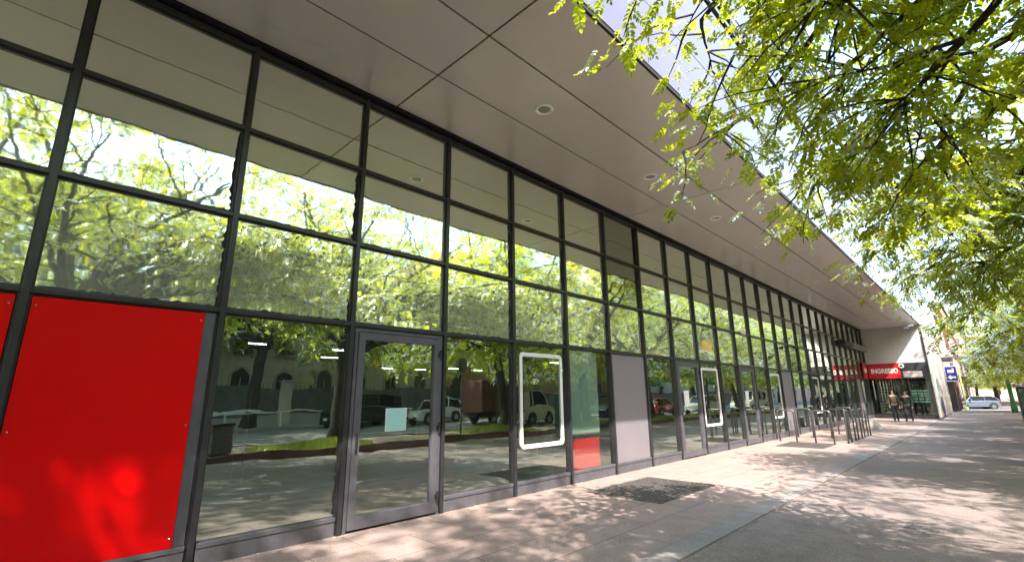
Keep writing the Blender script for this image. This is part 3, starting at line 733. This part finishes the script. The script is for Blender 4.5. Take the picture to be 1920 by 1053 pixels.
TG = [(3.94, 3.34, 5.07), (4.11, 4.17, 4.88), (4.44, 5.06, 4.47), (4.75, 6.05, 3.95), (5.23, 6.63, 3.68), (4.89, 4.25, 4.72), (5.29, 5.05, 4.32), (5.68, 5.7, 3.91), (5.94, 4.35, 3.94), (6.15, 5.14, 3.64), (6.07, 6.72, 3.38), (4.77, 3.2, 4.66), (5.61, 3.97, 4.52)]
RING = [(4.5*math.cos(a), 4.5*math.sin(a), 3.2) for a in [k*0.7 for k in range(9)]]
near = gen_tree(21, 0.054, 0.028, 5, True, 1.0, [(x-10.35, y-0.5, z+0.12) for x, y, z in TG if 1])
va = gen_tree(5, 0.105, 0.045, 4, False, 1.0, RING); vb = gen_tree(9, 0.105, 0.045, 4, False, 1.0, RING)
def wood_mesh(w):
    o = w.build('trunk', M_bark, None, 0, True); return o
protos = []
for (w, me), mt in ((near, M_leaf), (va, M_leaf), (vb, M_leaf2)):
    r = thing('street_tree', 'x', 'tree', (0, 0, 0), 0, 'street trees')
    wo = w.build('trunk', M_bark, r, 0, True)
    me.materials.append(mt); cr = bpy.data.objects.new('crown', me); C.objects.link(cr); cr.parent = r
    protos.append(r)
used = set()
def plant(kind, x, y, z, rot, sc, lab, group):
    o = protos[kind] if kind not in used else copy_tree(protos[kind]); used.add(kind)
    o.location = (x, y, z); o.rotation_euler = (0, 0, rot); o.scale = (sc, sc, sc); o['label'] = lab; o['group'] = group
row = [(-17.5, 1), (-8.5, 1), (0.5, 0), (8.5, 0), (16.5, 1), (23.0, 2), (30.4, 1), (38.5, 2), (46.5, 1), (54.5, 2), (62.0, 1), (84, 2), (92, 1), (101, 2), (110, 1), (120, 2)]
rr = random.Random(2)
nm = ['second tree behind the camera on the kerb strip', 'first tree behind the camera on the kerb strip', 'leafy tree beside the camera, branches hanging over the top right', 'leafy tree whose trunk is mirrored left of the near door', 'tree whose dark trunk is mirrored just before the nearest white frame',
      'yellowing tree mirrored behind the pale screen bay', 'tree whose trunk is mirrored just past the grey infill panel', 'tree mirrored by the second door, beyond the teal banner', 'tree overhanging the walk level with the far entrance', 'yellowing tree overhanging the walk level with the stone wall',
      'last tree before the side street', 'first tree past the side street', 'second tree past the side street', 'third tree past the side street', 'fourth tree past the side street', 'farthest street tree on the shop side']
for k, (y, kind) in enumerate(row):
    plant(kind, 10.55+rr.uniform(-.15, .2)+(0.9 if y == 8.5 else 0), y, 0.07, rr.uniform(0, 6.28) if kind else (0.0 if y < 4 else 0.12), (1.62 if y < 0 else rr.uniform(1.0, 1.1)) if kind else 1.0, nm[k], 'street trees on the shop side')
for k, y in enumerate((-4, 9.5, 24, 38, 52, 68, 88, 108)):
    plant(1+k % 2, 24.4, y, 0.0, rr.uniform(0, 6.28), rr.uniform(1.25, 1.45)*(1.2 if y < 30 else 1), 'tree on the far pavement across the road, %s in its row' % (ordn[k] if k else 'first'), 'street trees across the road')
for k, (x, y) in enumerate(((6.4, 108), (3.9, 126), (6.8, 146), (2.6, 165), (12, 185))):
    plant(1+k % 2, x, y, -0.1, rr.uniform(0, 6.28), rr.uniform(.95, 1.15), 'tree closing the far end of the street, %s in depth' % (ordn[k] if k else 'first'), 'trees closing the street')
# grass tufts
gr = np.random.RandomState(8); GV = []; pts = []
for cx, cy, rx, ry, nn_ in ((9.9, 7.0, 1.2, 2.0, 5200), (10.3, 15.5, 1.2, 2.4, 4200), (9.6, 30, 1.0, 3.0, 2600), (10, 24, 1.2, 3.0, 2600), (10, 40, 1.4, 6.0, 2600), (10, 2.0, 1.2, 1.6, 1500)):
    a = gr.uniform(0, 6.28, nn_); q = np.sqrt(gr.rand(nn_)); x = np.clip(cx+rx*q*np.cos(a), 8.5, 11.7); y = cy+ry*q*np.sin(a)
    h = 0.22*(1-q**2*.7)*gr.uniform(.5, 1.3, nn_)+.03; b = gr.uniform(0, 6.28, nn_); w = 0.011; lx, ly = gr.normal(0, .06, nn_), gr.normal(0, .06, nn_)
    v = np.stack([np.stack([x-w*np.cos(b), y-w*np.sin(b), np.full(nn_, .088)], 1), np.stack([x+w*np.cos(b), y+w*np.sin(b), np.full(nn_, .088)], 1), np.stack([x+lx, y+ly, .09+h], 1)], 1)
    GV.append(v)
GV = np.concatenate(GV).reshape(-1, 3); me = bpy.data.meshes.new('grass'); nt = len(GV)//3
me.vertices.add(len(GV)); me.vertices.foreach_set('co', GV.astype(np.float32).ravel()); me.loops.add(len(GV)); me.loops.foreach_set('vertex_index', np.arange(len(GV), dtype=np.int32))
me.polygons.add(nt); me.polygons.foreach_set('loop_start', np.arange(nt, dtype=np.int32)*3); me.polygons.foreach_set('loop_total', np.full(nt, 3, np.int32)); me.update(calc_edges=True)
me.attributes.new('tint', 'FLOAT', 'FACE').data.foreach_set('value', gr.uniform(.1, .95, nt).astype(np.float32)); me.materials.append(M_grass)
go = bpy.data.objects.new('grass', me); C.objects.link(go); tag(go, 'tufts of grass on the kerb strip under the street trees', 'grass', None, 'stuff')

# ---------------------------------------------------------------- across the road: fence, buildings (mirrored in the glass)
def render_mat(name, c): return simple(name, c, 0.85, 0, 0.14, 0.7, 0.15, 30)
M_cream = render_mat('cream render', (0.6, 0.53, 0.4)); M_ochre = render_mat('ochre render', (0.5, 0.3, 0.15)); M_pink = render_mat('pink render', (0.55, 0.4, 0.34))
M_greyr = render_mat('grey render', (0.4, 0.4, 0.39)); M_brick = ground_mat('brown brick', (0.16, 0.07, 0.05), (0.22, 0.1, 0.07), (0.5, 0.14), 0.7)
M_winglass = simple('dark window glass', (0.03, 0.035, 0.04), 0.08, 0, 0.3, 0.5); M_shutter = simple('window shutter', (0.12, 0.1, 0.08), 0.6)
M_roof = simple('terracotta roof', (0.28, 0.12, 0.08), 0.85, 0, 0.3, 3)
def block(name, lab, x0, x1, y0, y1, h, mat, faces, storeys, pitch, arched=False, shop=False):
    """a street building with real window reveals: faces = list of 'x0','x1','y0','y1' that show"""
    r = thing(name, lab, 'building', ((x0+x1)/2, (y0+y1)/2, 0)); cx, cy = (x0+x1)/2, (y0+y1)/2
    box(x0-cx, x1-cx, y0-cy, y1-cy, -0.2, h).build('wall', mat, r)
    MB().box(x0-cx-0.25, x1-cx+0.25, y0-cy-0.25, y1-cy+0.25, h+0.002, h+0.3).build('cornice', M_stone, r, 0.03)
    MB().prism([(x0-cx, h+0.301), (x1-cx, h+0.301), ((x0+x1)/2-cx, h+2.2)], 1, y0-cy, y1-cy).build('roof', M_roof, r)
    sh = h/storeys
    for f in faces:
        ax = f[0]; L = (y1-y0) if ax == 'x' else (x1-x0); n = max(1, int(L/pitch)); sgn = -1 if f[1] == '0' else 1
        for s_ in range(storeys):
            for k in range(n):
                u = -L/2 + (k+0.5)*L/n; w = 0.55; z0 = s_*sh+0.95; z1 = z0+min(2.0, sh-1.4)
                if shop and s_ == 0: w = L/n*0.38; z0 = 0.3; z1 = 2.9
                p0 = (x0-cx if sgn < 0 else x1-cx) if ax == 'x' else (y0-cy if sgn < 0 else y1-cy)
                def bx(u0, u1, a, b, d0, d1):
                    lo, hi = sorted((p0+sgn*d0, p0+sgn*d1))
                    return (lo, hi, u0, u1, a, b) if ax == 'x' else (u0, u1, lo, hi, a, b)
                fr = MB()
                fr.box(*bx(u-w-0.14, u-w, z0, z1, -0.02, 0.07)).box(*bx(u+w, u+w+0.14, z0, z1, -0.02, 0.07))
                fr.box(*bx(u-w-0.2, u+w+0.2, z0-0.12, z0-0.001, -0.02, 0.12))
                pn = MB()
                if arched and ax == 'x':
                    arc = [(u-w, z0), (u+w, z0), (u+w, z1)] + [(u+w*math.cos(rad(a)), z1+w*math.sin(rad(a))) for a in range(15, 180, 15)] + [(u-w, z1)]
                    lo, hi = sorted((p0+sgn*0.0, p0+sgn*0.02)); pn.prism(arc, 0, lo, hi)
                    ring = MB(); 
                    for a in range(0, 180, 15):
                        q = [(u+rr_*math.cos(rad(b)), z1+0.001+rr_*math.sin(rad(b))) for rr_, b in ((w, a), (w+.14, a), (w+.14, a+15), (w, a+15))]
                        lo2, hi2 = sorted((p0-sgn*0.02, p0+sgn*0.07)); fr.prism(q, 0, lo2, hi2)
                else:
                    fr.box(*bx(u-w-0.14, u+w+0.14, z1+0.001, z1+0.14, -0.02, 0.07)); pn.box(*bx(u-w, u+w, z0, z1, 0.0, 0.02))
                fr.box(*bx(u-0.03, u+0.03, z0, z1, 0.021, 0.045))
                wo = fr.build('window', M_stone, r); pn.build('pane', M_winglass if (k+s_) % 3 else M_shutter, wo)
    return r
block('pale_building', 'cream building with round arched windows across the road, mirrored in the first bay', 29.5, 42, 6, 26, 11, M_cream, ['x0', 'y0'], 3, 2.6, True)
block('grey_building', 'plain grey building across the road left of the arched cream one', 30, 44, -34, 4, 14, M_greyr, ['x0'], 4, 4.2)
block('ochre_building', 'ochre orange building across the road beyond the arched cream one', 28.2, 42, 29, 52, 15, M_ochre, ['x0', 'y0'], 4, 3.4)
block('cream_apartments', 'tall cream apartment building across the road beyond the ochre one', 28.4, 42, 55, 92, 19, M_cream, ['x0', 'y0'], 5, 4.2)
block('pink_apartments', 'long pink apartment building at the far end across the road', 28.2, 42, 96, 150, 18, M_pink, ['x0'], 5, 5.5)
block('cream_corner_house', 'cream corner house with brown shopfronts just past the white shop building', -12, 3.2, 58.8, 71, 8.6, M_cream, ['x1', 'y1'], 2, 2.6, False, True)
block('brick_house', 'brown brick house across the side street past the cream corner house', -12, 3.0, 84, 118, 13, M_brick, ['x1', 'y0'], 4, 4)
block('pink_house', 'hazy pink house on the shop side at the far end of the street', -12, 3.0, 120, 190, 15, M_pink, ['x1'], 4, 6)
block('street_end_building', 'broad pale pink building closing the far end of the street', -20, 60, 205, 220, 17, M_pink, ['y0'], 4, 5)
# shop pilasters on the corner house
for y, mt, lab in ((59.3, M_frame, 'black shopfront pillar at the corner house'), (62.5, M_brick, 'first brown brick pillar along the corner house'), (66.5, M_brick, 'second brown brick pillar along the corner house')):
    p = thing('shop_pillar', lab, 'pillar', (3.45, y, 0)); box(-0.22, 0.22, -0.35, 0.35, 0, 3.4).build('shaft', mt, p, 0.02); box(-0.28, 0.28, -0.42, 0.42, 3.402, 3.65).build('cap', M_stone, p, 0.02)
# sheet metal fence on a low wall
fx = 27.7
F = thing('sheet_fence', 'long dark sheet metal fence with spikes on a low wall across the road', 'fence', (fx, 10, 0))
M_sheet = simple('grey sheet fence', (0.14, 0.145, 0.15), 0.5, 0.3, 0.25, 2)
box(-0.16, 0.16, -45, 16.8, 0, 0.55).build('plinth', M_greyr, F, 0.01)
o = MB()
for k in range(618):
    y = -45+k*0.1; o.box(-0.03 if k % 2 else -0.05, 0.0, y, y+0.1, 0.552, 2.3)
o.build('sheet_panel', M_sheet, F)
for k in range(16):
    y = -44.9+k*4.1; box(0.003, 0.12, y, y+0.12, 0.551, 2.45).build('post', M_frame, F)
o = MB()
for k in range(206):
    y = -45+k*0.3; o.prism([(y-0.02, 2.302), (y+0.02, 2.302), (y, 2.6)], 0, -0.03, -0.012)
o.build('spike_row', M_frame, F)
bw = thing('boundary_wall', 'plain dark grey boundary wall with a brick coping across the road by the ochre building', 'wall', (27.8, 40.5, 0))
box(-0.15, 0.15, -13.6, 60, 0, 1.9).build('wall', M_sheet, bw); box(-0.2, 0.2, -13.65, 60.05, 1.902, 2.02).build('coping', M_brick, bw, 0.01)
gp = thing('gate_pillar', 'pale gate pillar in the sheet metal fence across the road', 'pillar', (27.55, 12.6, 0)); box(-0.3, 0.09, -0.35, 0.35, 0, 2.5).build('shaft', M_cream, gp, 0.02); box(-0.36, 0.15, -0.42, 0.42, 2.502, 2.66).build('cap', M_stone, gp, 0.02)
rl = thing('guard_rail', 'white guard rail along the far pavement across the road', 'railing', (23.6, 12, 0.02))
box(-0.03, 0.03, -7, 8, 0.78, 0.88).build('rail', M_white, rl, 0.01)
for k in range(6): box(-0.031, 0.031, -6.9+k*2.94, -6.82+k*2.94, 0, 0.779).build('post', M_white, rl, 0.005)

# ---------------------------------------------------------------- vehicles (mirrored in the glass; one seen down the street)
def paint(name, c):
    t = NT(name); t.base(c); t.set(Roughness=0.25, Coat_Weight=0.8, Coat_Roughness=0.05); return t.m
P_white = paint('white car paint', (0.75, 0.75, 0.75)); P_dark = paint('dark car paint', (0.015, 0.018, 0.022)); P_teal = paint('dark teal car paint', (0.02, 0.05, 0.055)); P_silver = paint('silver blue car paint', (0.09, 0.13, 0.18)); P_red = paint('red car paint', (0.4, 0.02, 0.02))
M_lamp = simple('lamp lens', (0.7, 0.72, 0.75), 0.1); M_tail = simple('tail lens', (0.45, 0.01, 0.01), 0.15)
def car(lab, loc, rotz, paintm, L=4.1, W=1.74, H=1.48, kind='hatch', cat='car', name='parked_car', group=None):
    r = thing(name, lab, cat, loc, rotz, group); h2 = L/2; wr = 0.31 if kind != 'van' else 0.34
    # side outline along y (front at +y), z
    if kind == 'hatch':
        low = [(-h2, .35), (-h2+.03, .62), (-h2+.08, .92), (-h2+.9, .97), (h2-1.25, .93), (h2-.35, .80), (h2-.06, .66), (h2, .45), (h2-.03, .25), (-h2+.05, .25)]
        cab = [(-h2+.10, .93), (-h2+.38, H-.13), (-h2+.75, H-.02), (0.15, H), (.55, H-.08), (h2-1.05, .92)]
    elif kind == 'suv':
        low = [(-h2, .4), (-h2+.02, .7), (-h2+.06, 1.05), (-h2+.9, 1.1), (h2-1.3, 1.06), (h2-.3, .96), (h2-.03, .8), (h2, .5), (h2-.03, .3), (-h2+.05, .3)]
        cab = [(-h2+.08, 1.06), (-h2+.3, H-.13), (-h2+.6, H-.02), (0.2, H), (.6, H-.08), (h2-1.1, 1.05)]
    else:
        low = [(-h2, .4), (-h2, 1.2), (h2-.95, 1.25), (h2-.2, 1.05), (h2-.02, .85), (h2, .5), (h2-.02, .3), (-h2+.02, .3)]
        cab = [(-h2+.01, 1.19), (-h2+.06, H-.12), (-h2+.25, H), (h2-1.55, H), (h2-1.3, H-.06), (h2-.75, 1.2)]
    def loft(poly, inset_top, zt, w=W, x_in=0.0):
        m_ = MB(); n = len(poly); zmax = max(z for _, z in poly); zmin = min(z for _, z in poly); vs = []
        for s in (-1, 1):
            for y, z in poly:
                f = max(0, (z-zt)/(zmax-zt+1e-6)); edge = 1-0.10*max(0, abs(y)/h2-0.72)/0.28
                vs.append((s*((w/2)*edge-inset_top*f-x_in), y, z))
        m_.add(vs, [tuple(range(n)), tuple(reversed(range(n, 2*n)))] + [(i, (i+1) % n, n+(i+1) % n, n+i) for i in range(n)]); return m_
    b = loft(low, 0.03, .6).build('body', paintm, r, 0.05)
    loft(cab, 0.16 if kind != 'van' else 0.08, .9, W, 0.06).build('glasshouse', M_carglass, r, 0.03)
    # roof and pillars, a little proud of the glass
    rf = MB(); zc = max(z for _, z in cab); it = 0.155 if kind != 'van' else 0.085
    ys = [y for y, z in cab if z > zc-0.15]; rf.box(-(W/2-it-0.055), W/2-it-0.055, min(ys)+0.05, max(ys)-0.02, zc-0.03, zc+0.025)
    for s in (-1, 1):
        for (ya, za), (yb, zb) in ((cab[0], cab[1]), (cab[-1], cab[-2])):
            rf.tube([(s*(W/2-0.075), ya, za), (s*(W/2-it-0.05), yb, zb-0.01)], 0.045, 6)
        ymid = (cab[1][0]+cab[-2][0])/2-0.1
        rf.tube([(s*(W/2-0.07), ymid, cab[0][1]), (s*(W/2-it-0.045), ymid, zc-0.03)], 0.04, 6)
        if kind == 'van': rf.box(s*(W/2-0.062) if s < 0 else W/2-0.09, s*(W/2-0.09) if s < 0 else W/2-0.062, -h2+.05, -h2+.6, 1.2, zc-.1)
    rf.build('roof', paintm, r, 0.015)
    for s in (-1, 1):
        for y in (-h2+.75, h2-.78):
            wh = MB().lathe([(wr-.05, -.1), (wr, -.08), (wr, .08), (wr-.05, .1)], (s*(W/2-.09), y, wr), 22, 0).build('wheel', M_tyre, r)
            MB().lathe([(wr*.62, -.102), (wr*.6, .102)], (s*(W/2-.09)+s*0.006, y, wr), 14, 0).build('rim', M_steel, wh)
            MB().lathe([(wr+.07, -.02), (wr+.07, .02)], (s*(W/2-.012), y, wr+.02), 22, 0).build('wheel_arch', M_black, r)
        hl = MB().box(s*(W/2-.48) if s > 0 else -(W/2-.12), s*(W/2-.12) if s > 0 else -(W/2-.48), h2-.2, h2-.03, .64, .8); hl.build('headlight', M_lamp, r, 0.02)
        MB().box(s*(W/2-.3) if s > 0 else -(W/2-.06), s*(W/2-.06) if s > 0 else -(W/2-.3), -h2-.01, -h2+.12, .75, .98).build('tail_light', M_tail, r, 0.015)
        MB().box(s*(W/2+.02) if s > 0 else -(W/2+.18), s*(W/2+.18) if s > 0 else -(W/2+.02), h2-1.5, h2-1.38, .95, 1.1).build('mirror', paintm, r, 0.02)
    box(-W*.38, W*.38, h2-.08, h2+.012, .3, .5).build('bumper', M_black, r, 0.02)
    box(-.26, .26, h2+.013, h2+.02, .42, .52).build('number_plate', M_white, r)
    return r
car('small white hatchback mirrored at the hinge side of the near door', (21.4, 20.3, -0.12), rad(180), P_white, 3.7, 1.66, 1.5)
car('dark tall van mirrored at the handle side of the near door', (22.0, 15.2, -0.12), rad(180), P_dark, 4.6, 1.85, 1.95, 'van', 'van', 'parked_van')
car('dark teal car mirrored in the pale screen bay', (12.9, 29.3, -0.12), rad(180), P_teal, 4.4, 1.82, 1.62, 'suv')
car('white estate car mirrored behind the second white frame', (13.2, 44.6, -0.12), rad(180), P_white, 4.5, 1.8, 1.6, 'suv')
car('white van mirrored beside the third door', (12.8, 55.5, -0.12), rad(180), P_white, 5.2, 2.0, 2.1, 'van', 'van', 'parked_van')
car('red car mirrored faintly beside the grey infill panel', (15.5, 41.0, -0.12), 0, P_red, 4.0, 1.74, 1.46)
car('dark car parked behind the white truck across the road', (21.6, 35.5, -0.12), rad(180), P_dark, 4.3, 1.78, 1.45)
car('silver blue car parked across the side street down the walk', (4.3, 78.5, -0.25), rad(115), P_silver, 4.2, 1.76, 1.45)
# white flatbed truck with crew cab
tk = car('white crew cab truck with a brown box body mirrored in the nearest white frame', (16.4, 24.5, -0.12), 0, P_white, 3.2, 1.95, 2.15, 'van', 'truck', 'box_truck')
box(-1.0, 1.0, -5.3, -1.66, 0.75, 2.6).build('box_body', M_brick, tk, 0.03); box(-0.4, 0.4, -5.2, -1.65, 0.5, 0.745).build('chassis', M_black, tk)
for s in (-1, 1):
    wh = MB().lathe([(.29, -.12), (.34, -.09), (.34, .09), (.29, .12)], (s*.85, -4.3, .34), 22, 0).build('wheel', M_tyre, tk); MB().lathe([(.2, -.122), (.2, .122)], (s*.855, -4.3, .34), 14, 0).build('rim', M_steel, wh)

# ---------------------------------------------------------------- street furniture
sp_ = thing('road_sign', 'round road sign on a thin pole, its dark back mirrored past the near door', 'sign', (9.3, 12.6, 0.08))
MB().tube([(0, 0, 0), (0, 0, 3.2)], 0.035, 10).build('pole', M_rack, sp_, 0, True)
MB().lathe([(0.32, 0.0), (0.32, 0.02)], (0.05, 0, 2.75), 28, 0).build('disc', M_greypanel, sp_)
bn = thing('street_bin', 'dark square litter bin on the kerb strip mirrored at the left edge of the glass', 'bin', (9.6, 4.2, 0.09))
MB().box(-0.25, 0.25, -0.25, 0.25, 0.05, 0.78).build('body', M_iron, bn, 0.02); MB().box(-0.28, 0.28, -0.28, 0.28, 0.785, 0.84).build('lid', M_black, bn, 0.01); MB().box(-0.2, 0.2, -0.2, 0.2, 0, 0.049).build('foot', M_black, bn)
def banner(x, y, z0, z1, lab):
    r = thing('street_banner', lab, 'banner', (x, y, 0.08))
    MB().tube([(0.12, 0, 0), (0.12, 0, 5.9)], [0.09, 0.06], 12).build('pole', M_rack, r, 0, True)
    zm = z0+(z1-z0)*0.68
    box(-0.75, 0.0, -0.012, 0.012, z0, zm).build('cloth', M_tealb, r); box(-0.75, 0.0, -0.012, 0.012, zm+0.002, z1).build('heading', M_yellow, r)
    MB().tube([(0.12, 0, z1+0.02), (-0.8, 0, z1+0.02)], 0.02, 8).tube([(0.12, 0, z0-0.02), (-0.8, 0, z0-0.02)], 0.02, 8).build('arm', M_white, r)
banner(9.3, 36.5, 2.2, 5.4, 'teal and amber street banner on a pole mirrored above the second white frame')
banner(9.3, 28.2, 2.1, 4.2, 'teal street banner mirrored just past the grey infill panel')
gp_ = thing('green_pole', 'green painted cast iron pole at the far right of the walk', 'pole', (7.05, 57.5, -0.012))
MB().lathe([(0.2, 0), (0.2, 0.5), (0.15, 0.65), (0.14, 1.2), (0.12, 5.5), (0.11, 11), (0.05, 11.2)], (0, 0, 0), 20).build('shaft', M_green, gp_, 0, True)
MB().tube([(0, 0, 9.0), (3, 0, 9.6), (6, 0, 9.7)], [0.06, 0.05, 0.03], 8).build('arm', M_green, gp_, 0, True)
yp = thing('yellow_pole', 'slim yellow green pole by the side street', 'pole', (3.75, 72.8, -0.25)); MB().tube([(0, 0, 0), (0, 0, 4.6)], [0.07, 0.06], 12).build('shaft', M_ylgreen, yp, 0, True)
MB().lathe([(0.14, 0), (0.14, 0.3), (0.1, 0.34)], (0, 0, 0), 14).build('foot', M_ylgreen, yp)
cb = thing('street_cabinet', 'dark green street cabinet cut by the right picture edge', 'cabinet', (6.72, 16.2, -0.012))
box(-0.38, 0.38, -0.4, 0.4, 0.1, 1.72).build('body', M_dgreen, cb, 0.02); box(-0.41, 0.41, -0.43, 0.43, 1.722, 1.8).build('lid', M_greypanel, cb, 0.015); box(-0.36, 0.36, -0.38, 0.38, 0, 0.099).build('plinth', M_iron, cb)
o = MB()
for k in range(5): o.box(-0.28, 0.28, -0.405, -0.401, 1.3+k*0.06, 1.33+k*0.06)
o.box(-0.33, 0.33, -0.404, -0.4005, 0.2, 1.22).build('door', M_dgreen, cb, 0.002)
bs = thing('blue_sign', 'blue arrow sign standing out from the wall end down the walk', 'sign', (3.36, 54.4, 3.15))
box(0.1, 0.8, -0.03, 0.03, -0.58, 0.58).build('panel', M_blue, bs, 0.008); box(0.08, 0.82, -0.02, 0.02, -0.62, 0.62).build('rim', M_white, bs, 0.006)
MB().tube([(-0.03, 0, 0.4), (0.12, 0, 0.4)], 0.025, 8).tube([(-0.03, 0, -0.4), (0.12, 0, -0.4)], 0.025, 8).build('bracket', M_steel, bs)
MB().prism([(0.2, -0.3), (0.4, -0.48), (0.4, -0.36), (0.7, -0.36), (0.7, -0.24), (0.4, -0.24), (0.4, -0.12)], 1, -0.036, -0.032).build('arrow', M_white, bs)
MB().box(0.26, 0.5, -0.036, -0.032, 0.08, 0.3).box(0.54, 0.64, -0.036, -0.032, 0.1, 0.42).build('symbol', M_paper, bs)
bxs = thing('wall_sign_box', 'pale box sign mounted above the blue arrow sign', 'sign', (3.36, 55.2, 4.6)); box(-0.03, 0.75, -0.15, 0.15, -0.55, 0.5).build('box', M_greyr, bxs, 0.02); box(0.0, 0.72, -0.156, -0.151, -0.45, -0.05).build('panel', M_frame, bxs)

# ---------------------------------------------------------------- people
M_skin = simple('skin', (0.45, 0.27, 0.19), 0.5, 0, 0.05); M_hair = simple('dark hair', (0.02, 0.015, 0.012), 0.5)
def skin_mesh(name, pts, edges, radii, mat, parent, lv=2, root=0):
    me = bpy.data.meshes.new(name); me.from_pydata(pts, edges, []); o = bpy.data.objects.new(name, me); C.objects.link(o)
    me.materials.append(mat); o.parent = parent
    sk = o.modifiers.new('skin', 'SKIN'); sk.use_smooth_shade = True
    for i, v in enumerate(me.skin_vertices[0].data):
        v.radius = radii[i] if isinstance(radii[i], tuple) else (radii[i], radii[i]); v.use_root = i == root
    sb_ = o.modifiers.new('sub', 'SUBSURF'); sb_.levels = lv; sb_.render_levels = lv; return o
def person(lab, loc, rotz, top, legs, h=1.72, step=0.16, arm=0.25):
    r = thing('person', lab, 'person', loc, rotz); k = h/1.72
    S = lambda *p: tuple(c*k for c in p)
    # joints: front is -y
    J = dict(pel=S(0, 0, .93), belly=S(0, .01, 1.08), chest=S(0, .02, 1.3), neckb=S(0, .015, 1.43), neck=S(0, 0, 1.5), head=S(0, -.02, 1.6), top=S(0, -.01, 1.69),
             shL=S(-.17, .02, 1.4), elL=S(-.24, .05, 1.13), wrL=S(-.23, -arm*.5, .92), shR=S(.17, .02, 1.4), elR=S(.24, .06, 1.13), wrR=S(.24, -.02, .88),
             hipL=S(-.09, 0, .88), knL=S(-.10, -step-.02, .49), anL=S(-.10, -step, .08), toL=S(-.11, -step-.16, .035), hipR=S(.09, 0, .88), knR=S(.10, step*.4-.03, .49), anR=S(.10, step, .08), toR=S(.11, step-.16, .035))
    for s, w in (('L', 'wrL'), ('R', 'wrR')):
        x, y, z = J[w]; J['pa'+s] = (x, y-.02*k, z-.07*k)
        for f in range(4): J['f%d%s' % (f, s)] = (x+(-.03+.02*f)*k, y-.045*k, z-(.15+.012*(1-abs(f-1.5)))*k)
        J['th'+s] = (x+(.045 if s == 'L' else -.045)*k, y-.06*k, z-.10*k)
    names = list(J); ix = {n_: i for i, n_ in enumerate(names)}
    R_ = dict(pel=(.15, .11), belly=(.14, .10), chest=(.16, .11), neckb=(.09, .08), neck=.052, head=(.075, .095), top=(.055, .07), hip=.085, kn=.058, an=.04, to=.035, sh=.06, el=.043, wr=.028, pa=(.036, .018), th=.010)
    rads = []
    for n_ in names:
        b = R_.get(n_) or R_.get(n_[:-1]) or (.009); rads.append(tuple(c*k for c in b) if isinstance(b, tuple) else b*k)
    E_ = [('pel', 'belly'), ('belly', 'chest'), ('chest', 'neckb'), ('neckb', 'neck'), ('neck', 'head'), ('head', 'top')]
    for s in 'LR':
        E_ += [('neckb', 'sh'+s), ('sh'+s, 'el'+s), ('el'+s, 'wr'+s), ('wr'+s, 'pa'+s), ('pa'+s, 'th'+s), ('pel', 'hip'+s), ('hip'+s, 'kn'+s), ('kn'+s, 'an'+s), ('an'+s, 'to'+s)] + [('pa'+s, 'f%d%s' % (f, s)) for f in range(4)]
    skin_mesh('body', [J[n_] for n_ in names], [(ix[a], ix[b]) for a, b in E_], rads, M_skin, r, 2)
    def sub(nm, keys, edges, grow, mat):
        ii = {n_: i for i, n_ in enumerate(keys)}
        rd = [tuple(c+grow*k for c in rads[ix[n_]]) if isinstance(rads[ix[n_]], tuple) else rads[ix[n_]]+grow*k for n_ in keys]
        return skin_mesh(nm, [J[n_] for n_ in keys], [(ii[a], ii[b]) for a, b in edges], rd, mat, r, 2)
    sub('jacket', ['pel', 'belly', 'chest', 'neckb', 'shL', 'elL', 'wrL', 'shR', 'elR', 'wrR'], [('pel', 'belly'), ('belly', 'chest'), ('chest', 'neckb'), ('neckb', 'shL'), ('shL', 'elL'), ('elL', 'wrL'), ('neckb', 'shR'), ('shR', 'elR'), ('elR', 'wrR')], .018, top)
    sub('trousers', ['pel', 'hipL', 'knL', 'anL', 'hipR', 'knR', 'anR'], [('pel', 'hipL'), ('hipL', 'knL'), ('knL', 'anL'), ('pel', 'hipR'), ('hipR', 'knR'), ('knR', 'anR')], .014, legs)
    for s in 'LR':
        sub('shoe', ['an'+s, 'to'+s], [('an'+s, 'to'+s)], .010, M_black)
    hx, hy, hz = J['head']
    MB().lathe([(.02*k, .115*k), (.07*k, .095*k), (.095*k, .04*k), (.098*k, -.02*k), (.085*k, -.06*k)], (hx, hy+.028*k, hz+.015*k), 18).build('hair', M_hair, r, 0, True)
    return r
M_cloth1 = simple('dark brown cloth', (0.06, 0.04, 0.028), 0.9); M_cloth2 = simple('dark green cloth', (0.025, 0.04, 0.035), 0.9); M_cloth3 = simple('teal shirt cloth', (0.05, 0.2, 0.2), 0.9); M_denim = simple('dark denim', (0.02, 0.025, 0.04), 0.9)
person('person in a dark brown jacket walking before the entrance', (1.75, 36.0, 0), rad(15), M_cloth1, M_denim, 1.75)
person('person in a dark green jacket walking beside the brown jacket', (2.3, 36.5, 0), rad(-10), M_cloth2, M_denim, 1.7)
person('person in a teal shirt standing inside behind the third door', (-2.6, 26.0, 0), rad(-60), M_cloth3, M_denim, 1.74, 0.03)
